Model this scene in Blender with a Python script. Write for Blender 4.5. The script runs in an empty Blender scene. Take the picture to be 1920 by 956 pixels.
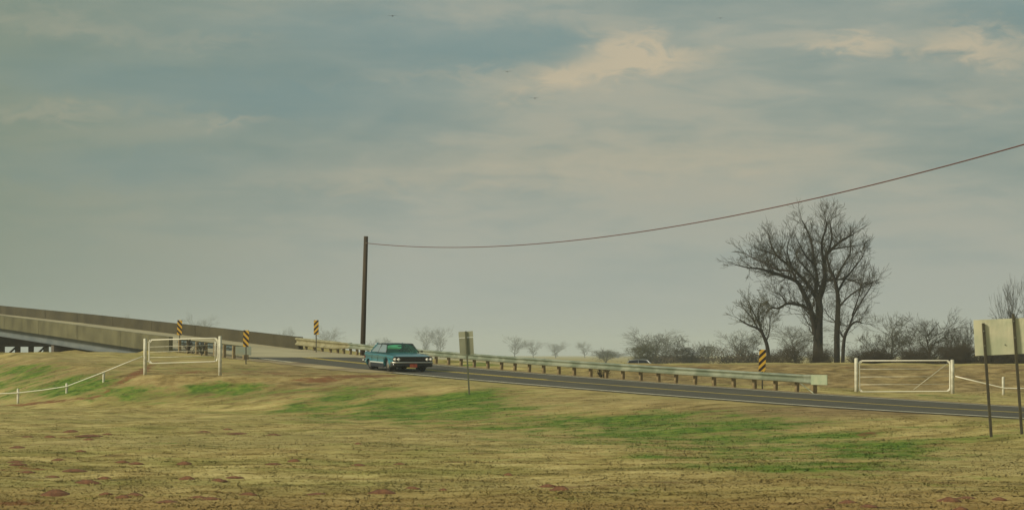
import bpy, bmesh, math, random
import numpy as np
from mathutils import Vector, Matrix
random.seed(7); rng = np.random.default_rng(7)
R = math.radians
scene = bpy.context.scene
col = scene.collection

# ------------------------------------------------------------------ camera, sky, sun, exposure
F, HY = 5000.0, 665.0                       # focal length and eye-level row, in photo pixels (1920 wide)
cam_d = bpy.data.cameras.new('camera'); cam = bpy.data.objects.new('camera', cam_d); col.objects.link(cam)
cam_d.sensor_width = 36; cam_d.lens = F/1920*36; cam_d.clip_start = 1; cam_d.clip_end = 20000
cam.location = (0, 0, 0); cam.rotation_euler = (R(90)+math.atan((HY-478)/F), 0, 0)
scene.camera = cam
scene.view_settings.view_transform = 'Standard'; scene.view_settings.look = 'None'
scene.view_settings.exposure = 0.85; scene.view_settings.gamma = 1
scene.cycles.volume_bounces = 1; scene.cycles.volume_step_rate = 5
EXPO = 2**0.45
SUN_EL, SUN_AZ = R(30), R(-118)             # azimuth from +Y towards +X: the sun stands to the left, a little behind
sd = bpy.data.lights.new('sun', 'SUN'); so = bpy.data.objects.new('sun', sd); col.objects.link(so)
sd.energy = 2.0; sd.angle = R(10); sd.color = (1.0, .93, .74)
sun_dir = Vector((math.sin(SUN_AZ)*math.cos(SUN_EL), math.cos(SUN_AZ)*math.cos(SUN_EL), math.sin(SUN_EL)))
so.rotation_euler = sun_dir.to_track_quat('Z', 'Y').to_euler()

W = bpy.data.worlds.new('World'); scene.world = W; W.use_nodes = True
nt = W.node_tree; N = nt.nodes; Lk = nt.links
for n in list(N): N.remove(n)
def nn(t, **k):
    n = N.new(t)
    for a, b in k.items(): setattr(n, a, b)
    return n
def mth(op, a, b=None, c=None, clamp=False):
    n = nn('ShaderNodeMath', operation=op); n.use_clamp = clamp
    for i, v in enumerate((a, b, c)):
        if v is None: continue
        if isinstance(v, (int, float)): n.inputs[i].default_value = v
        else: Lk.new(v, n.inputs[i])
    return n.outputs[0]
def mixc(f, a, b):
    n = nn('ShaderNodeMix', data_type='RGBA')
    for i, v in ((0, f), (6, a), (7, b)):
        if isinstance(v, (int, float)): n.inputs[i].default_value = v
        elif isinstance(v, tuple): n.inputs[i].default_value = (*v, 1)
        else: Lk.new(v, n.inputs[i])
    return n.outputs[2]
def ramp(v, stops):
    n = nn('ShaderNodeValToRGB'); Lk.new(v, n.inputs[0]); e = n.color_ramp.elements
    while len(e) < len(stops): e.new(.5)
    for el, (p, c) in zip(e, stops): el.position = p; el.color = (c, c, c, 1) if isinstance(c, (int, float)) else (*c, 1)
    return n.outputs[0]
STR = 0.1
tc = nn('ShaderNodeTexCoord'); sep = nn('ShaderNodeSeparateXYZ'); Lk.new(tc.outputs['Generated'], sep.inputs[0])
dx, dy, dz = sep.outputs
sky = nn('ShaderNodeTexSky', sky_type='NISHITA'); sky.sun_disc = False
sky.sun_elevation = SUN_EL; sky.sun_rotation = SUN_AZ; sky.dust_density = 4; sky.air_density = 1.5
def noise(sx, sz, scale, det, rough=.55, dist=0., off=0.):
    c = nn('ShaderNodeCombineXYZ')
    Lk.new(mth('MULTIPLY_ADD', dx, sx, off), c.inputs[0]); Lk.new(mth('MULTIPLY', dy, sx*.3), c.inputs[1]); Lk.new(mth('MULTIPLY', dz, sz), c.inputs[2])
    n = nn('ShaderNodeTexNoise'); n.inputs['Scale'].default_value = scale; n.inputs['Detail'].default_value = det
    n.inputs['Roughness'].default_value = rough; n.inputs['Distortion'].default_value = dist
    Lk.new(c.outputs[0], n.inputs['Vector']); return n.outputs[0]
n1 = noise(5, 22, 1.6, 6, .5, .3, 3.1)      # broad cloud banks
n2 = noise(9, 42, 3.0, 7, .55, .4, 1.7)     # streaks in them
n3 = noise(18, 40, 4.2, 8, .6, .8, 5.5)     # ragged detail
sc = lambda r, g, b: tuple(v*.70/STR for v in (r*.98, g*.975, b*1.0))
band = mth('ADD', mth('MULTIPLY', n1, .62), mth('MULTIPLY', n2, .38))
elev = ramp(dz, [(0, .16), (.035, .12), (.07, 0.02), (.11, -.0), (.14, 0)])
band = mth('ADD', band, elev)
teal, grey, pale = sc(.138, .200, .190), sc(.262, .286, .238), sc(.330, .310, .238)
t1 = ramp(band, [(.38, 0), (.64, 1)])
cc = mixc(t1, teal, grey)
cc = mixc(mth('MULTIPLY', ramp(band, [(.55, 0), (.72, 1)]), mth('MULTIPLY', ramp(dz, [(0.01, 0), (.05, 1)]), .7)), cc, pale)
hor = ramp(dz, [(0, 1), (.02, .85), (.075, 0)])
cc = mixc(mth('MULTIPLY', hor, .8), cc, sc(.316, .346, .316))
# sky colour darkened towards the left, imitating lens vignetting
lft = ramp(mth('MULTIPLY_ADD', dx, -1, mth('MULTIPLY', n1, .06)), [(.07, 0), (.24, .75)])
cc = mixc(mth('MULTIPLY', lft, ramp(dy, [(.2, 0), (.7, 1)])), cc, sc(.125, .175, .125))
# the few brighter, warmer clouds
warpx = mth('MULTIPLY', mth('SUBTRACT', n3, .5), .034); warpz = mth('MULTIPLY', mth('SUBTRACT', n3, .5), .020)
front = ramp(dy, [(.5, 0), (.8, 1)])
def blob(px, py, rx, rz, tilt, amp):
    x0, z0 = (px-960)/F, (HY-py)/F
    ux = mth('ADD', mth('SUBTRACT', dx, x0), warpx); uz = mth('ADD', mth('SUBTRACT', dz, z0), warpz)
    ct, st = math.cos(tilt), math.sin(tilt)
    a = mth('ADD', mth('MULTIPLY', ux, ct), mth('MULTIPLY', uz, st)); b = mth('SUBTRACT', mth('MULTIPLY', uz, ct), mth('MULTIPLY', ux, st))
    q = mth('ADD', mth('POWER', mth('ABSOLUTE', mth('DIVIDE', a, rx/F)), 2), mth('POWER', mth('ABSOLUTE', mth('DIVIDE', b, rz/F)), 2))
    return mth('MULTIPLY', mth('EXPONENT', mth('MULTIPLY', q, -1)), amp)
tot = None
for b in [(1075, 138, 120, 28, R(16), .72), (1180, 92, 72, 36, R(-22), .72), (1250, 120, 90, 20, R(8), .35), (1290, 105, 90, 16, R(3), .25), (1600, 92, 100, 17, R(-4), .65), (1800, 88, 75, 28, R(-8), .6),
          (1880, 125, 110, 34, 0, .4), (430, 232, 80, 10, 0, .28), (120, 222, 110, 14, 0, .22), (1180, 300, 380, 34, 0, .28), (700, 335, 350, 26, 0, .22), (1830, 190, 140, 22, 0, .2), (420, 85, 90, 12, 0, .15), (900, 140, 240, 12, R(2), .2), (150, 60, 180, 22, R(-6), .18)]:
    v = blob(*b); tot = v if tot is None else mth('ADD', tot, v)
tot = mth('MULTIPLY', mth('MULTIPLY', tot, front), mth('MULTIPLY_ADD', n3, 1.1, .45))
tot = mth('MINIMUM', tot, .8)
cc = mixc(tot, cc, sc(.47, .385, .255))
# darker teal gaps
dk = None
for b in [(1000, 90, 240, 45, R(4), .6), (520, 190, 300, 60, 0, .6), (1880, 15, 140, 40, 0, .5), (300, 320, 330, 45, 0, .45), (650, 60, 330, 50, 0, .45), (150, 150, 200, 40, 0, .3)]:
    v = blob(*b); dk = v if dk is None else mth('ADD', dk, v)
dk = mth('MULTIPLY', mth('MULTIPLY', dk, front), mth('SUBTRACT', 1, tot))
cc = mixc(mth('MINIMUM', dk, .65), cc, sc(.118, .200, .205))
fin = mixc(.92, sky.outputs[0], cc)
bg = nn('ShaderNodeBackground'); bg.inputs[1].default_value = STR; Lk.new(fin, bg.inputs[0])
wo = nn('ShaderNodeOutputWorld'); Lk.new(bg.outputs[0], wo.inputs[0])

# ------------------------------------------------------------------ helpers
def px(x, y, Z): return Vector(((x-960)/F*Z, Z, (HY-y)/F*Z))
def tag(o, label=None, cat=None, group=None, kind=None):
    for k, v in (('label', label), ('category', cat), ('group', group), ('kind', kind)):
        if v: o[k] = v
    return o
def empty(name, loc, rz=0, label=None, cat=None, group=None):
    o = bpy.data.objects.new(name, None); o.empty_display_size = .2; col.objects.link(o); o.location = loc; o.rotation_euler = (0, 0, rz)
    return tag(o, label, cat, group)
def mesh_np(name, v, f, m, parent=None, smooth=False):
    v = np.asarray(v, dtype=np.float32); f = np.asarray(f, dtype=np.int32); k = f.shape[1]
    me = bpy.data.meshes.new(name); me.vertices.add(len(v)); me.vertices.foreach_set('co', v.ravel())
    me.loops.add(f.size); me.loops.foreach_set('vertex_index', f.ravel())
    me.polygons.add(len(f)); me.polygons.foreach_set('loop_start', np.arange(0, f.size, k, dtype=np.int32))
    me.update(calc_edges=True)
    if smooth: me.polygons.foreach_set('use_smooth', np.ones(len(f), dtype=bool))
    me.materials.append(m)
    o = bpy.data.objects.new(name, me); col.objects.link(o); o.parent = parent; return o
class MB:
    """collects shapes and links them as one mesh"""
    def __init__(s): s.v = []; s.f = []; s.sm = []
    def add(s, vs, fs, smooth=False):
        n = len(s.v); s.v += [tuple(p) for p in vs]; s.f += [tuple(i+n for i in q) for q in fs]; s.sm += [smooth]*len(fs); return s
    def box(s, c, d, rot=None, bev=0.):
        hx, hy, hz = d[0]/2, d[1]/2, d[2]/2
        b = min(bev, hx*.9, hy*.9, hz*.9); bm = bmesh.new(); bmesh.ops.create_cube(bm, size=1)
        for v in bm.verts: v.co = Vector((v.co.x*d[0], v.co.y*d[1], v.co.z*d[2]))
        if b > 0: bmesh.ops.bevel(bm, geom=bm.edges[:], offset=b, segments=1, affect='EDGES')
        M = Matrix.Translation(Vector(c)) @ (rot.to_4x4() if rot is not None else Matrix())
        bm.verts.index_update(); s.add([M @ v.co for v in bm.verts], [[v.index for v in f.verts] for f in bm.faces]); bm.free(); return s
    def tube(s, pts, r, n=8, caps=True, smooth=True):
        pts = [Vector(p) for p in pts]; rr = r if isinstance(r, (list, tuple)) else [r]*len(pts)
        vs, fs = [], []; up = None
        for i, p in enumerate(pts):
            t = (pts[min(i+1, len(pts)-1)]-pts[max(i-1, 0)]).normalized()
            if up is None: up = Vector((0, 0, 1)) if abs(t.z) < .9 else Vector((1, 0, 0))
            a = t.cross(up).normalized(); b = a.cross(t).normalized(); up = b
            for k in range(n):
                w = 2*math.pi*k/n; vs.append(p+(a*math.cos(w)+b*math.sin(w))*rr[i])
        for i in range(len(pts)-1):
            for k in range(n):
                fs.append((i*n+k, i*n+(k+1) % n, (i+1)*n+(k+1) % n, (i+1)*n+k))
        if caps: fs.append(tuple(range(n-1, -1, -1))); fs.append(tuple((len(pts)-1)*n+k for k in range(n)))
        return s.add(vs, fs, smooth)
    def lathe(s, prof, c, axis='Y', n=20):
        """prof: (radius, offset along axis)"""
        vs, fs = [], []
        for r, h in prof:
            for k in range(n):
                w = 2*math.pi*k/n; a, b = r*math.cos(w), r*math.sin(w)
                vs.append(Vector(c)+Vector({'Y': (a, h, b), 'X': (h, a, b), 'Z': (a, b, h)}[axis]))
        for i in range(len(prof)-1):
            for k in range(n): fs.append((i*n+k, i*n+(k+1) % n, (i+1)*n+(k+1) % n, (i+1)*n+k))
        fs.append(tuple(range(n-1, -1, -1))); fs.append(tuple((len(prof)-1)*n+k for k in range(n)))
        return s.add(vs, fs, True)
    def sweep(s, path, prof, closed=True, caps=True, smooth=False):
        """path: list of (origin, axis_a, axis_b); prof: list of (a, b)"""
        m = len(prof); vs = []; fs = []
        for o, a, b in path:
            vs += [o+a*p+b*q for p, q in prof]
        for i in range(len(path)-1):
            for k in range(m if closed else m-1):
                fs.append((i*m+k, i*m+(k+1) % m, (i+1)*m+(k+1) % m, (i+1)*m+k))
        if closed and caps: fs.append(tuple(range(m-1, -1, -1))); fs.append(tuple((len(path)-1)*m+k for k in range(m)))
        return s.add(vs, fs, smooth)
    def build(s, name, m, parent=None, fix=True):
        me = bpy.data.meshes.new(name); me.from_pydata(s.v, [], s.f); me.update()
        for p, q in zip(me.polygons, s.sm): p.use_smooth = q
        if fix:
            bm = bmesh.new(); bm.from_mesh(me); bmesh.ops.recalc_face_normals(bm, faces=bm.faces[:]); bm.to_mesh(me); bm.free()
        me.materials.append(m)
        o = bpy.data.objects.new(name, me); col.objects.link(o); o.parent = parent; return o
def copy_tree(o, parent=None):
    c = o.copy(); col.objects.link(c); c.parent = parent
    for ch in list(o.children): copy_tree(ch, c)
    return c

def mat(name, base, rough=.8, metal=0., base2=None, scale=3., det=5., bump=0., bscale=20., stretch=(1, 1, 1), lo=.35, hi=.65, coat=0., trans=0., ior=1.45, spec=None, coord='Object'):
    m = bpy.data.materials.new(name); m.use_nodes = True; t = m.node_tree; b = t.nodes['Principled BSDF']
    b.inputs['Base Color'].default_value = (*base, 1); b.inputs['Roughness'].default_value = rough; b.inputs['Metallic'].default_value = metal
    b.inputs['Coat Weight'].default_value = coat; b.inputs['Transmission Weight'].default_value = trans; b.inputs['IOR'].default_value = ior
    if spec is not None: b.inputs['Specular IOR Level'].default_value = spec
    tcn = t.nodes.new('ShaderNodeTexCoord'); mp = t.nodes.new('ShaderNodeMapping'); mp.inputs['Scale'].default_value = stretch
    t.links.new(tcn.outputs[coord], mp.inputs[0])
    if base2 is not None:
        n = t.nodes.new('ShaderNodeTexNoise'); n.inputs['Scale'].default_value = scale; n.inputs['Detail'].default_value = det
        t.links.new(mp.outputs[0], n.inputs['Vector'])
        r = t.nodes.new('ShaderNodeValToRGB'); r.color_ramp.elements[0].position = lo; r.color_ramp.elements[1].position = hi
        r.color_ramp.elements[0].color = (*base, 1); r.color_ramp.elements[1].color = (*base2, 1)
        t.links.new(n.outputs[0], r.inputs[0]); t.links.new(r.outputs[0], b.inputs['Base Color'])
    if bump:
        n = t.nodes.new('ShaderNodeTexNoise'); n.inputs['Scale'].default_value = bscale; n.inputs['Detail'].default_value = 6
        t.links.new(mp.outputs[0], n.inputs['Vector'])
        bp = t.nodes.new('ShaderNodeBump'); bp.inputs['Strength'].default_value = bump; bp.inputs['Distance'].default_value = .05
        t.links.new(n.outputs[0], bp.inputs['Height']); t.links.new(bp.outputs[0], b.inputs['Normal'])
    return m
M = dict(
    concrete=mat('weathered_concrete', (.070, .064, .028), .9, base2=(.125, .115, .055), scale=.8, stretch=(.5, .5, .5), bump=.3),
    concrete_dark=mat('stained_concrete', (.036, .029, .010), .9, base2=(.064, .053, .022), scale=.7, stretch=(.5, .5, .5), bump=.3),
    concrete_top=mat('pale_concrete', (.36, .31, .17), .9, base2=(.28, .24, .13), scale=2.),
    deck=mat('bridge_deck_concrete', (.40, .35, .20), .9, base2=(.30, .26, .15), scale=.8, stretch=(.3, .3, .3)),
    steel=mat('painted_girder_steel', (.10, .118, .12), .6, base2=(.145, .16, .15), scale=1.5, stretch=(.3, .3, 1)),
    darkc=mat('pier_concrete', (.085, .065, .045), .9, base2=(.12, .10, .07), scale=2.),
    palec=mat('pier_column_concrete', (.25, .23, .15), .9, base2=(.18, .16, .10), scale=2.),
    asphalt=mat('asphalt', (.046, .041, .026), .9, base2=(.080, .072, .046), scale=.6, stretch=(1, 1, 1), bump=.2, bscale=40, lo=.3, hi=.7),
    white_line=mat('white_road_paint', (.72, .66, .46), .8, base2=(.52, .47, .31), scale=3.),
    yellow_line=mat('yellow_road_paint', (.60, .44, .04), .8, base2=(.44, .33, .06), scale=2.),
    galv=mat('galvanised_steel', (.36, .38, .27), .45, .4, base2=(.22, .25, .165), scale=.9, lo=.42, hi=.58, bump=.05),
    galv_old=mat('stained_galvanised_steel', (.36, .33, .19), .6, .35, base2=(.25, .22, .11), scale=1.5),
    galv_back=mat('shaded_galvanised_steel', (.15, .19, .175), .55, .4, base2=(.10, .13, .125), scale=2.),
    wood_post=mat('creosoted_post', (.25, .19, .09), .9, base2=(.15, .11, .05), scale=4.),
    pole=mat('old_pole_wood', (.035, .024, .012), .9, base2=(.06, .042, .02), scale=6., stretch=(1, 1, .1), bump=.4),
    white=mat('white_gate_paint', (.66, .64, .50), .6, base2=(.46, .43, .31), scale=5.),
    white2=mat('chalky_white_paint', (.78, .74, .58), .6),
    sign_back=mat('weathered_sign_aluminium', (.64, .60, .40), .5, 0, base2=(.50, .51, .33), scale=1.7, lo=.4, hi=.62),
    sign_small=mat('dull_sign_aluminium', (.30, .29, .19), .5, .2, base2=(.24, .235, .155), scale=2.),
    sign_small_top=mat('paler_sign_aluminium', (.37, .36, .24), .5, .2),
    post_steel=mat('dark_sign_post', (.045, .038, .022), .7, base2=(.07, .06, .03), scale=6.),
    post_green=mat('green_sign_post', (.08, .085, .045), .7, base2=(.11, .11, .06), scale=6.),
    wire=mat('power_cable', (.10, .028, .018), .6),
    teal=mat('teal_car_paint', (.017, .130, .150), .32, .1, coat=.5, base2=(.021, .145, .165), scale=.8),
    roofc=mat('dark_roof_paint', (.012, .018, .018), .4, coat=.3),
    sill=mat('navy_lower_body', (.010, .014, .022), .5),
    chrome=mat('chrome', (.50, .48, .40), .45, 1.),
    chrome_dull=mat('aged_chrome', (.13, .12, .09), .38, 1.),
    grille=mat('dark_grille', (.035, .022, .018), .5, .5),
    lamp=mat('headlight_glass', (.90, .84, .70), .2, 0, coat=1.),
    bright=mat('bright_trim', (.62, .66, .62), .35, .3),
    valance=mat('dark_front_valance', (.022, .022, .022), .45, .3, coat=.2),
    rubber=mat('tyre_rubber', (.012, .011, .010), .85),
    hub=mat('hubcap', (.40, .40, .36), .3, .8),
    under=mat('underbody', (.006, .006, .006), .9),
    glass=mat('green_tinted_glass', (.36, .75, .56), .04, 0, trans=.9, ior=1.12, spec=.7),
    side_glass=mat('side_window_glass', (.38, .46, .42), .12, 0, coat=1., spec=1.),
    dark_glass=mat('dark_window_glass', (.008, .009, .014), .08, 0, coat=.2),
    plate=mat('red_plate', (.30, .032, .014), .5, base2=(.42, .09, .03), scale=9.),
    seat=mat('car_seat_fabric', (.07, .30, .22), .8),
    silver=mat('silver_car_paint', (.40, .41, .40), .35, .4, coat=.5),
    cloth=mat('dark_clothing', (.012, .012, .012), .9), skin=mat('skin', (.30, .17, .11), .6), hair=mat('dark_hair', (.01, .008, .006), .8),
    earth=mat('red_earth', (.105, .044, .018), .95, base2=(.20, .088, .036), scale=6., bump=.5, bscale=18),
    bark=mat('dark_bark', (.012, .009, .005), .95, base2=(.024, .018, .009), scale=3.),
    bark_red=mat('reddish_bark', (.060, .022, .014), .95, base2=(.035, .02, .012), scale=3.),  # redder bark tone, used on a single limb
    twig=mat('bare_twigs', (.038, .032, .015), .95),
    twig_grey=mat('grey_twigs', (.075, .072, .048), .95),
    brush=mat('brown_brush', (.060, .046, .024), .95),
    leaf=mat('dull_green_leaf', (.060, .066, .028), .9, base2=(.095, .088, .035), scale=.6),
    leaf_brown=mat('brown_clinging_leaf', (.090, .062, .028), .9, base2=(.06, .05, .024), scale=.6),
    bird=mat('dark_feathers', (.02, .02, .02), .9),
)

gm_ = bpy.data.materials.new('green_tinted_windscreen'); gm_.use_nodes = True; t_ = gm_.node_tree; t_.nodes.clear()
a_ = t_.nodes.new('ShaderNodeBsdfTransparent'); a_.inputs[0].default_value = (.42, .86, .62, 1); b_ = t_.nodes.new('ShaderNodeBsdfGlossy'); b_.inputs[0].default_value = (.55, 1, .75, 1); b_.inputs['Roughness'].default_value = .06
x_ = t_.nodes.new('ShaderNodeMixShader'); x_.inputs[0].default_value = .14; o_ = t_.nodes.new('ShaderNodeOutputMaterial')
t_.links.new(a_.outputs[0], x_.inputs[1]); t_.links.new(b_.outputs[0], x_.inputs[2]); t_.links.new(x_.outputs[0], o_.inputs[0]); M['glass'] = gm_
gs_ = gm_.copy(); gs_.name = 'side_window_glass_clear'; q_ = gs_.node_tree.nodes
for n_ in q_:
    if n_.type == 'BSDF_TRANSPARENT': n_.inputs[0].default_value = (.80, .92, .86, 1)
    if n_.type == 'BSDF_GLOSSY': n_.inputs[0].default_value = (1, 1, 1, 1); n_.inputs['Roughness'].default_value = .3
    if n_.type == 'MIX_SHADER': n_.inputs[0].default_value = .88
M['side_glass'] = gs_

# ------------------------------------------------------------------ road frame and terrain shape
O0 = Vector((-.3, 142, 0)); UP = Vector((-math.sin(R(23)), math.cos(R(23)), 0)); NR = Vector((-math.cos(R(23)), -math.sin(R(23)), 0))
_s = np.array([-400, -150, -90, -70, -48.7, -33.4, -16, 0, 17, 34.8, 60, 90, 126, 200, 300.]); _z = np.array([-3.1, -2.45, -2.25, -2.08, -1.86, -1.58, -1.20, -.80, -.27,   .36, 1.40, 2.60, 3.95, 6.9, 10.9])
_ss = np.linspace(-400, 300, 1401); _zz = np.interp(_ss, _s, _z)
k = np.hanning(31); k /= k.sum(); _zz = np.convolve(np.pad(_zz, 15, 'edge'), k, 'valid')
def zr(s): return np.interp(s, _ss, _zz)
def so_of(X, Y):
    rx, ry = X-O0.x, Y-O0.y; return rx*UP.x+ry*UP.y, rx*NR.x+ry*NR.y
def P(s, o, dz=0.):
    p = O0+UP*s+NR*o; return Vector((p.x, p.y, float(zr(s))+dz))
def sm(a, b, x): t = np.clip((x-a)/(b-a), 0, 1); return t*t*(3-2*t)
def vnoise(X, Y, seed):
    """smooth value noise"""
    r = np.random.default_rng(seed).random((64, 64)); xi = np.floor(X).astype(int); yi = np.floor(Y).astype(int); fx = X-xi; fy = Y-yi
    fx = fx*fx*(3-2*fx); fy = fy*fy*(3-2*fy); g = lambda a, b: r[a % 64, b % 64]
    return (g(xi, yi)*(1-fx)+g(xi+1, yi)*fx)*(1-fy)+(g(xi, yi+1)*(1-fx)+g(xi+1, yi+1)*fx)*fy-.5
FIELD, PLAIN = -2.5, -1.85
def terrain(X, Y):
    X = np.asarray(X, float); Y = np.asarray(Y, float); s, o = so_of(X, Y); z0 = zr(s)
    top = np.minimum(z0-.02, .10); top = np.where(s > 140, .10-2.4*sm(140, 190, s), top)
    oc = 9.8+2.2*sm(-30, -14, s)+8.6*sm(-14, -4.5, s); ob = 21.2+5.8*sm(-22, -4, s)
    u = np.clip((o-oc)/(ob-oc), 0, 1); w = .55*u+.45*(u*u*(3-2*u)); w = w+.035*np.sin(np.pi*u)*vnoise(s*.11, o*.2, 5)*6
    near = top+(FIELD-top)*w+0.*X
    under = np.where(s > 38, np.minimum(z0-1.0, 9)*(1-sm(60, 66, s))+(-1.2-1.4*sm(70, 92, s))*sm(60, 66, s), z0-.11+.10*(1-sm(.6, 1.2, o)*(1-sm(7.9, 8.25, o))))
    sh = sm(9.0, 10.2, o); nearside = under*(1-sh)+near*sh
    base = z0-.16; far = base+(PLAIN-base)*sm(-3.0, -16, o) if False else base+(PLAIN-base)*sm(3.0, 17, -o)
    far = np.where(s > 38, np.minimum(far, .5-2.4*sm(62, 80, s)), far)
    fx = sm(-9, 7, X); crest = -.50-.00*X-.10*sm(6, 34, X); foot0 = 126+2*np.sin(X*.2)
    lev = PLAIN+(crest-PLAIN)*fx*sm(foot0, 150, Y)*(1-sm(161, 175, Y))
    lev = lev+(.16*vnoise(X*.35, Y*.35, 8)+.16*vnoise(X*.9, Y*.7, 9)+.10*vnoise(X*1.6, Y*1.3, 10))*fx*sm(122, 128, Y)*(1-sm(146, 149, Y))
    far = np.where((Y > 120) & (s < 20), np.maximum(far, lev), far)
    far = far*(1-sm(-1.4, -.5, o))+(under-.05)*sm(-1.4, -.5, o)
    z = np.where(o > .2, nearside, far)
    rough = vnoise(X*.55, Y*.25, 11)*.10+vnoise(X*1.25, Y*1.1, 12)*.075+vnoise(X*.6+7, Y*1.4, 14)*.05+vnoise(X*.12, Y*.07, 13)*.12
    off = np.where((o > 10.5) | (o < -1.2), 1., 0.)*sm(10.5, 13, np.abs(o-5)+5)
    return z+rough*off*np.clip(260/np.maximum(Y, 60), .2, 1)
def T(x, y): return float(terrain(np.array([x]), np.array([y]))[0])
def ground_at(pxl, pyl, z0=60., z1=220.):
    """where the ray through photo pixel (pxl, pyl) meets the terrain"""
    Z = np.arange(z0, z1, .25); h = terrain((pxl-960)/F*Z, Z)-(HY-pyl)/F*Z; i = np.argmax(h > 0); Zh = Z[i]
    return float((pxl-960)/F*Zh), float(Zh)

def axis_pts(dense0, dense1, step, far0, far1, g=1.12):
    a = list(np.arange(dense0, dense1, step)); d = step; x = dense1
    hi = []
    while x < far1: hi.append(x); d *= g; x += d
    hi.append(far1); lo = []; d = step; x = dense0-step
    while x > far0: lo.append(x); d *= g; x -= d
    lo.append(far0); return np.array(lo[::-1]+a+hi)
XS = axis_pts(-46, 46, .3, -2600, 2600); YS = axis_pts(38, 176, .3, -60, 5200)
GX, GY = np.meshgrid(XS, YS); GZ = terrain(GX, GY)
nx, ny = len(XS), len(YS)
idx = np.arange(nx*ny).reshape(ny, nx)
quads = np.stack([idx[:-1, :-1], idx[:-1, 1:], idx[1:, 1:], idx[1:, :-1]], -1).reshape(-1, 4)

# what grows where: photographed patches, carried over to the ground
def cover(X, Y, Z):
    Yc = np.maximum(Y, 5); u = 960+F*X/Yc; v = HY-F*Z/Yc
    s, o = so_of(X, Y)
    def el(cx, cy, rx, ry, a=1., tilt=0.):
        p, q = u-cx, (v-cy)-tilt*(u-cx); return a*np.exp(-((p/rx)**2+(q/ry)**2))
    vis = (Y > 35) & (Y < 230)
    G = (el(760, 770, 160, 16, 1.3)+el(1120, 800, 420, 34, .38)+el(1520, 850, 420, 42, .24)+el(400, 725, 260, 20, .35)+el(770, 770, 130, 11, .5)+el(1400, 800, 500, 14, .2)+el(760, 750, 260, 26, .40)+el(1640, 845, 70, 7, .8)+el(860, 752, 75, 12, .9, -.25)+el(620, 768, 110, 13, .8)+el(1090, 790, 150, 22, .55)+el(1330, 815, 210, 26, .75)+el(1640, 835, 130, 22, .85)
         + el(1490, 872, 230, 16, .65)+el(1100, 850, 300, 12, .25)+el(1230, 780, 90, 12, .45)+el(430, 725, 70, 12, .6)+el(300, 740, 90, 12, .3)+el(90, 725, 180, 26, 1.0)+el(40, 692, 80, 14, .8)+el(180, 730, 90, 14, .5)+el(270, 690, 60, 12, .25)
         + el(95, 918, 65, 6, .8)+el(1130, 919, 130, 6, .55)+el(360, 938, 60, 5, .4)+el(300, 833, 120, 7, .25)+el(1760, 948, 100, 6, .7)+el(1740, 742, 60, 5, .5)+el(1870, 800, 60, 12, .4)+el(1780, 905, 200, 12, .3)
         + el(900, 683, 75, 7, .8)+el(1850, 742, 120, 6, .3)+el(360, 680, 60, 8, .5)+el(470, 695, 80, 5, .35)+el(750, 745, 260, 16, .35))
    G = np.where(vis, G, .1)
    D = (el(240, 710, 60, 7, 1.35, -.55)+el(340, 698, 90, 5, .55)+el(105, 752, 100, 4, 1.15, -.10)+el(590, 712, 70, 5, 1.25)+el(690, 705, 80, 4, 1.0)+el(500, 700, 120, 4, .6)+el(520, 725, 60, 4, .5)
         + el(60, 878, 75, 9, .45)+el(130, 817, 110, 8, .45)+el(400, 808, 90, 5, .5)+el(450, 815, 120, 4, .3)+el(1630, 813, 30, 6, .9)+el(1320, 690, 60, 4, .7)+el(1835, 706, 60, 5, .5)+el(1500, 700, 60, 8, .3)
         + el(940, 695, 60, 3, .5)+el(1800, 758, 150, 3, .5)+el(1480, 738, 160, 3, .5)+el(1820, 940, 130, 9, .6)+el(1500, 950, 120, 6, .3)+el(30, 945, 150, 12, .4))
    D = np.where(vis, D, 0)
    B = sm(124, 130, Y)*(1-sm(146, 151, Y))*sm(-2, 8, X)*(o < 0)*.9+el(1750, 772, 420, 11, .7)+el(1480, 768, 260, 12, .6)+el(1250, 755, 160, 10, .45)+el(540, 694, 150, 12, .8)+el(640, 720, 120, 8, .6)+el(60, 690, 140, 22, .45)+el(450, 740, 120, 10, .4)+el(380, 722, 300, 22, .55)+el(100, 700, 260, 30, .3)+el(900, 745, 260, 16, .35)+el(1300, 790, 400, 16, .3)
    Bt = np.clip((v-905)/45, 0, 1)*(Y < 60)+el(1500, 902, 420, 12, .55)          # ochre strip nearest the camera
    return np.stack([np.clip(G, 0, 1), np.clip(D, 0, 1), np.clip(B, 0, 1), np.clip(Bt*np.where(vis, 1, 0), 0, 1)], -1)
CV = cover(GX, GY, GZ)

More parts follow.
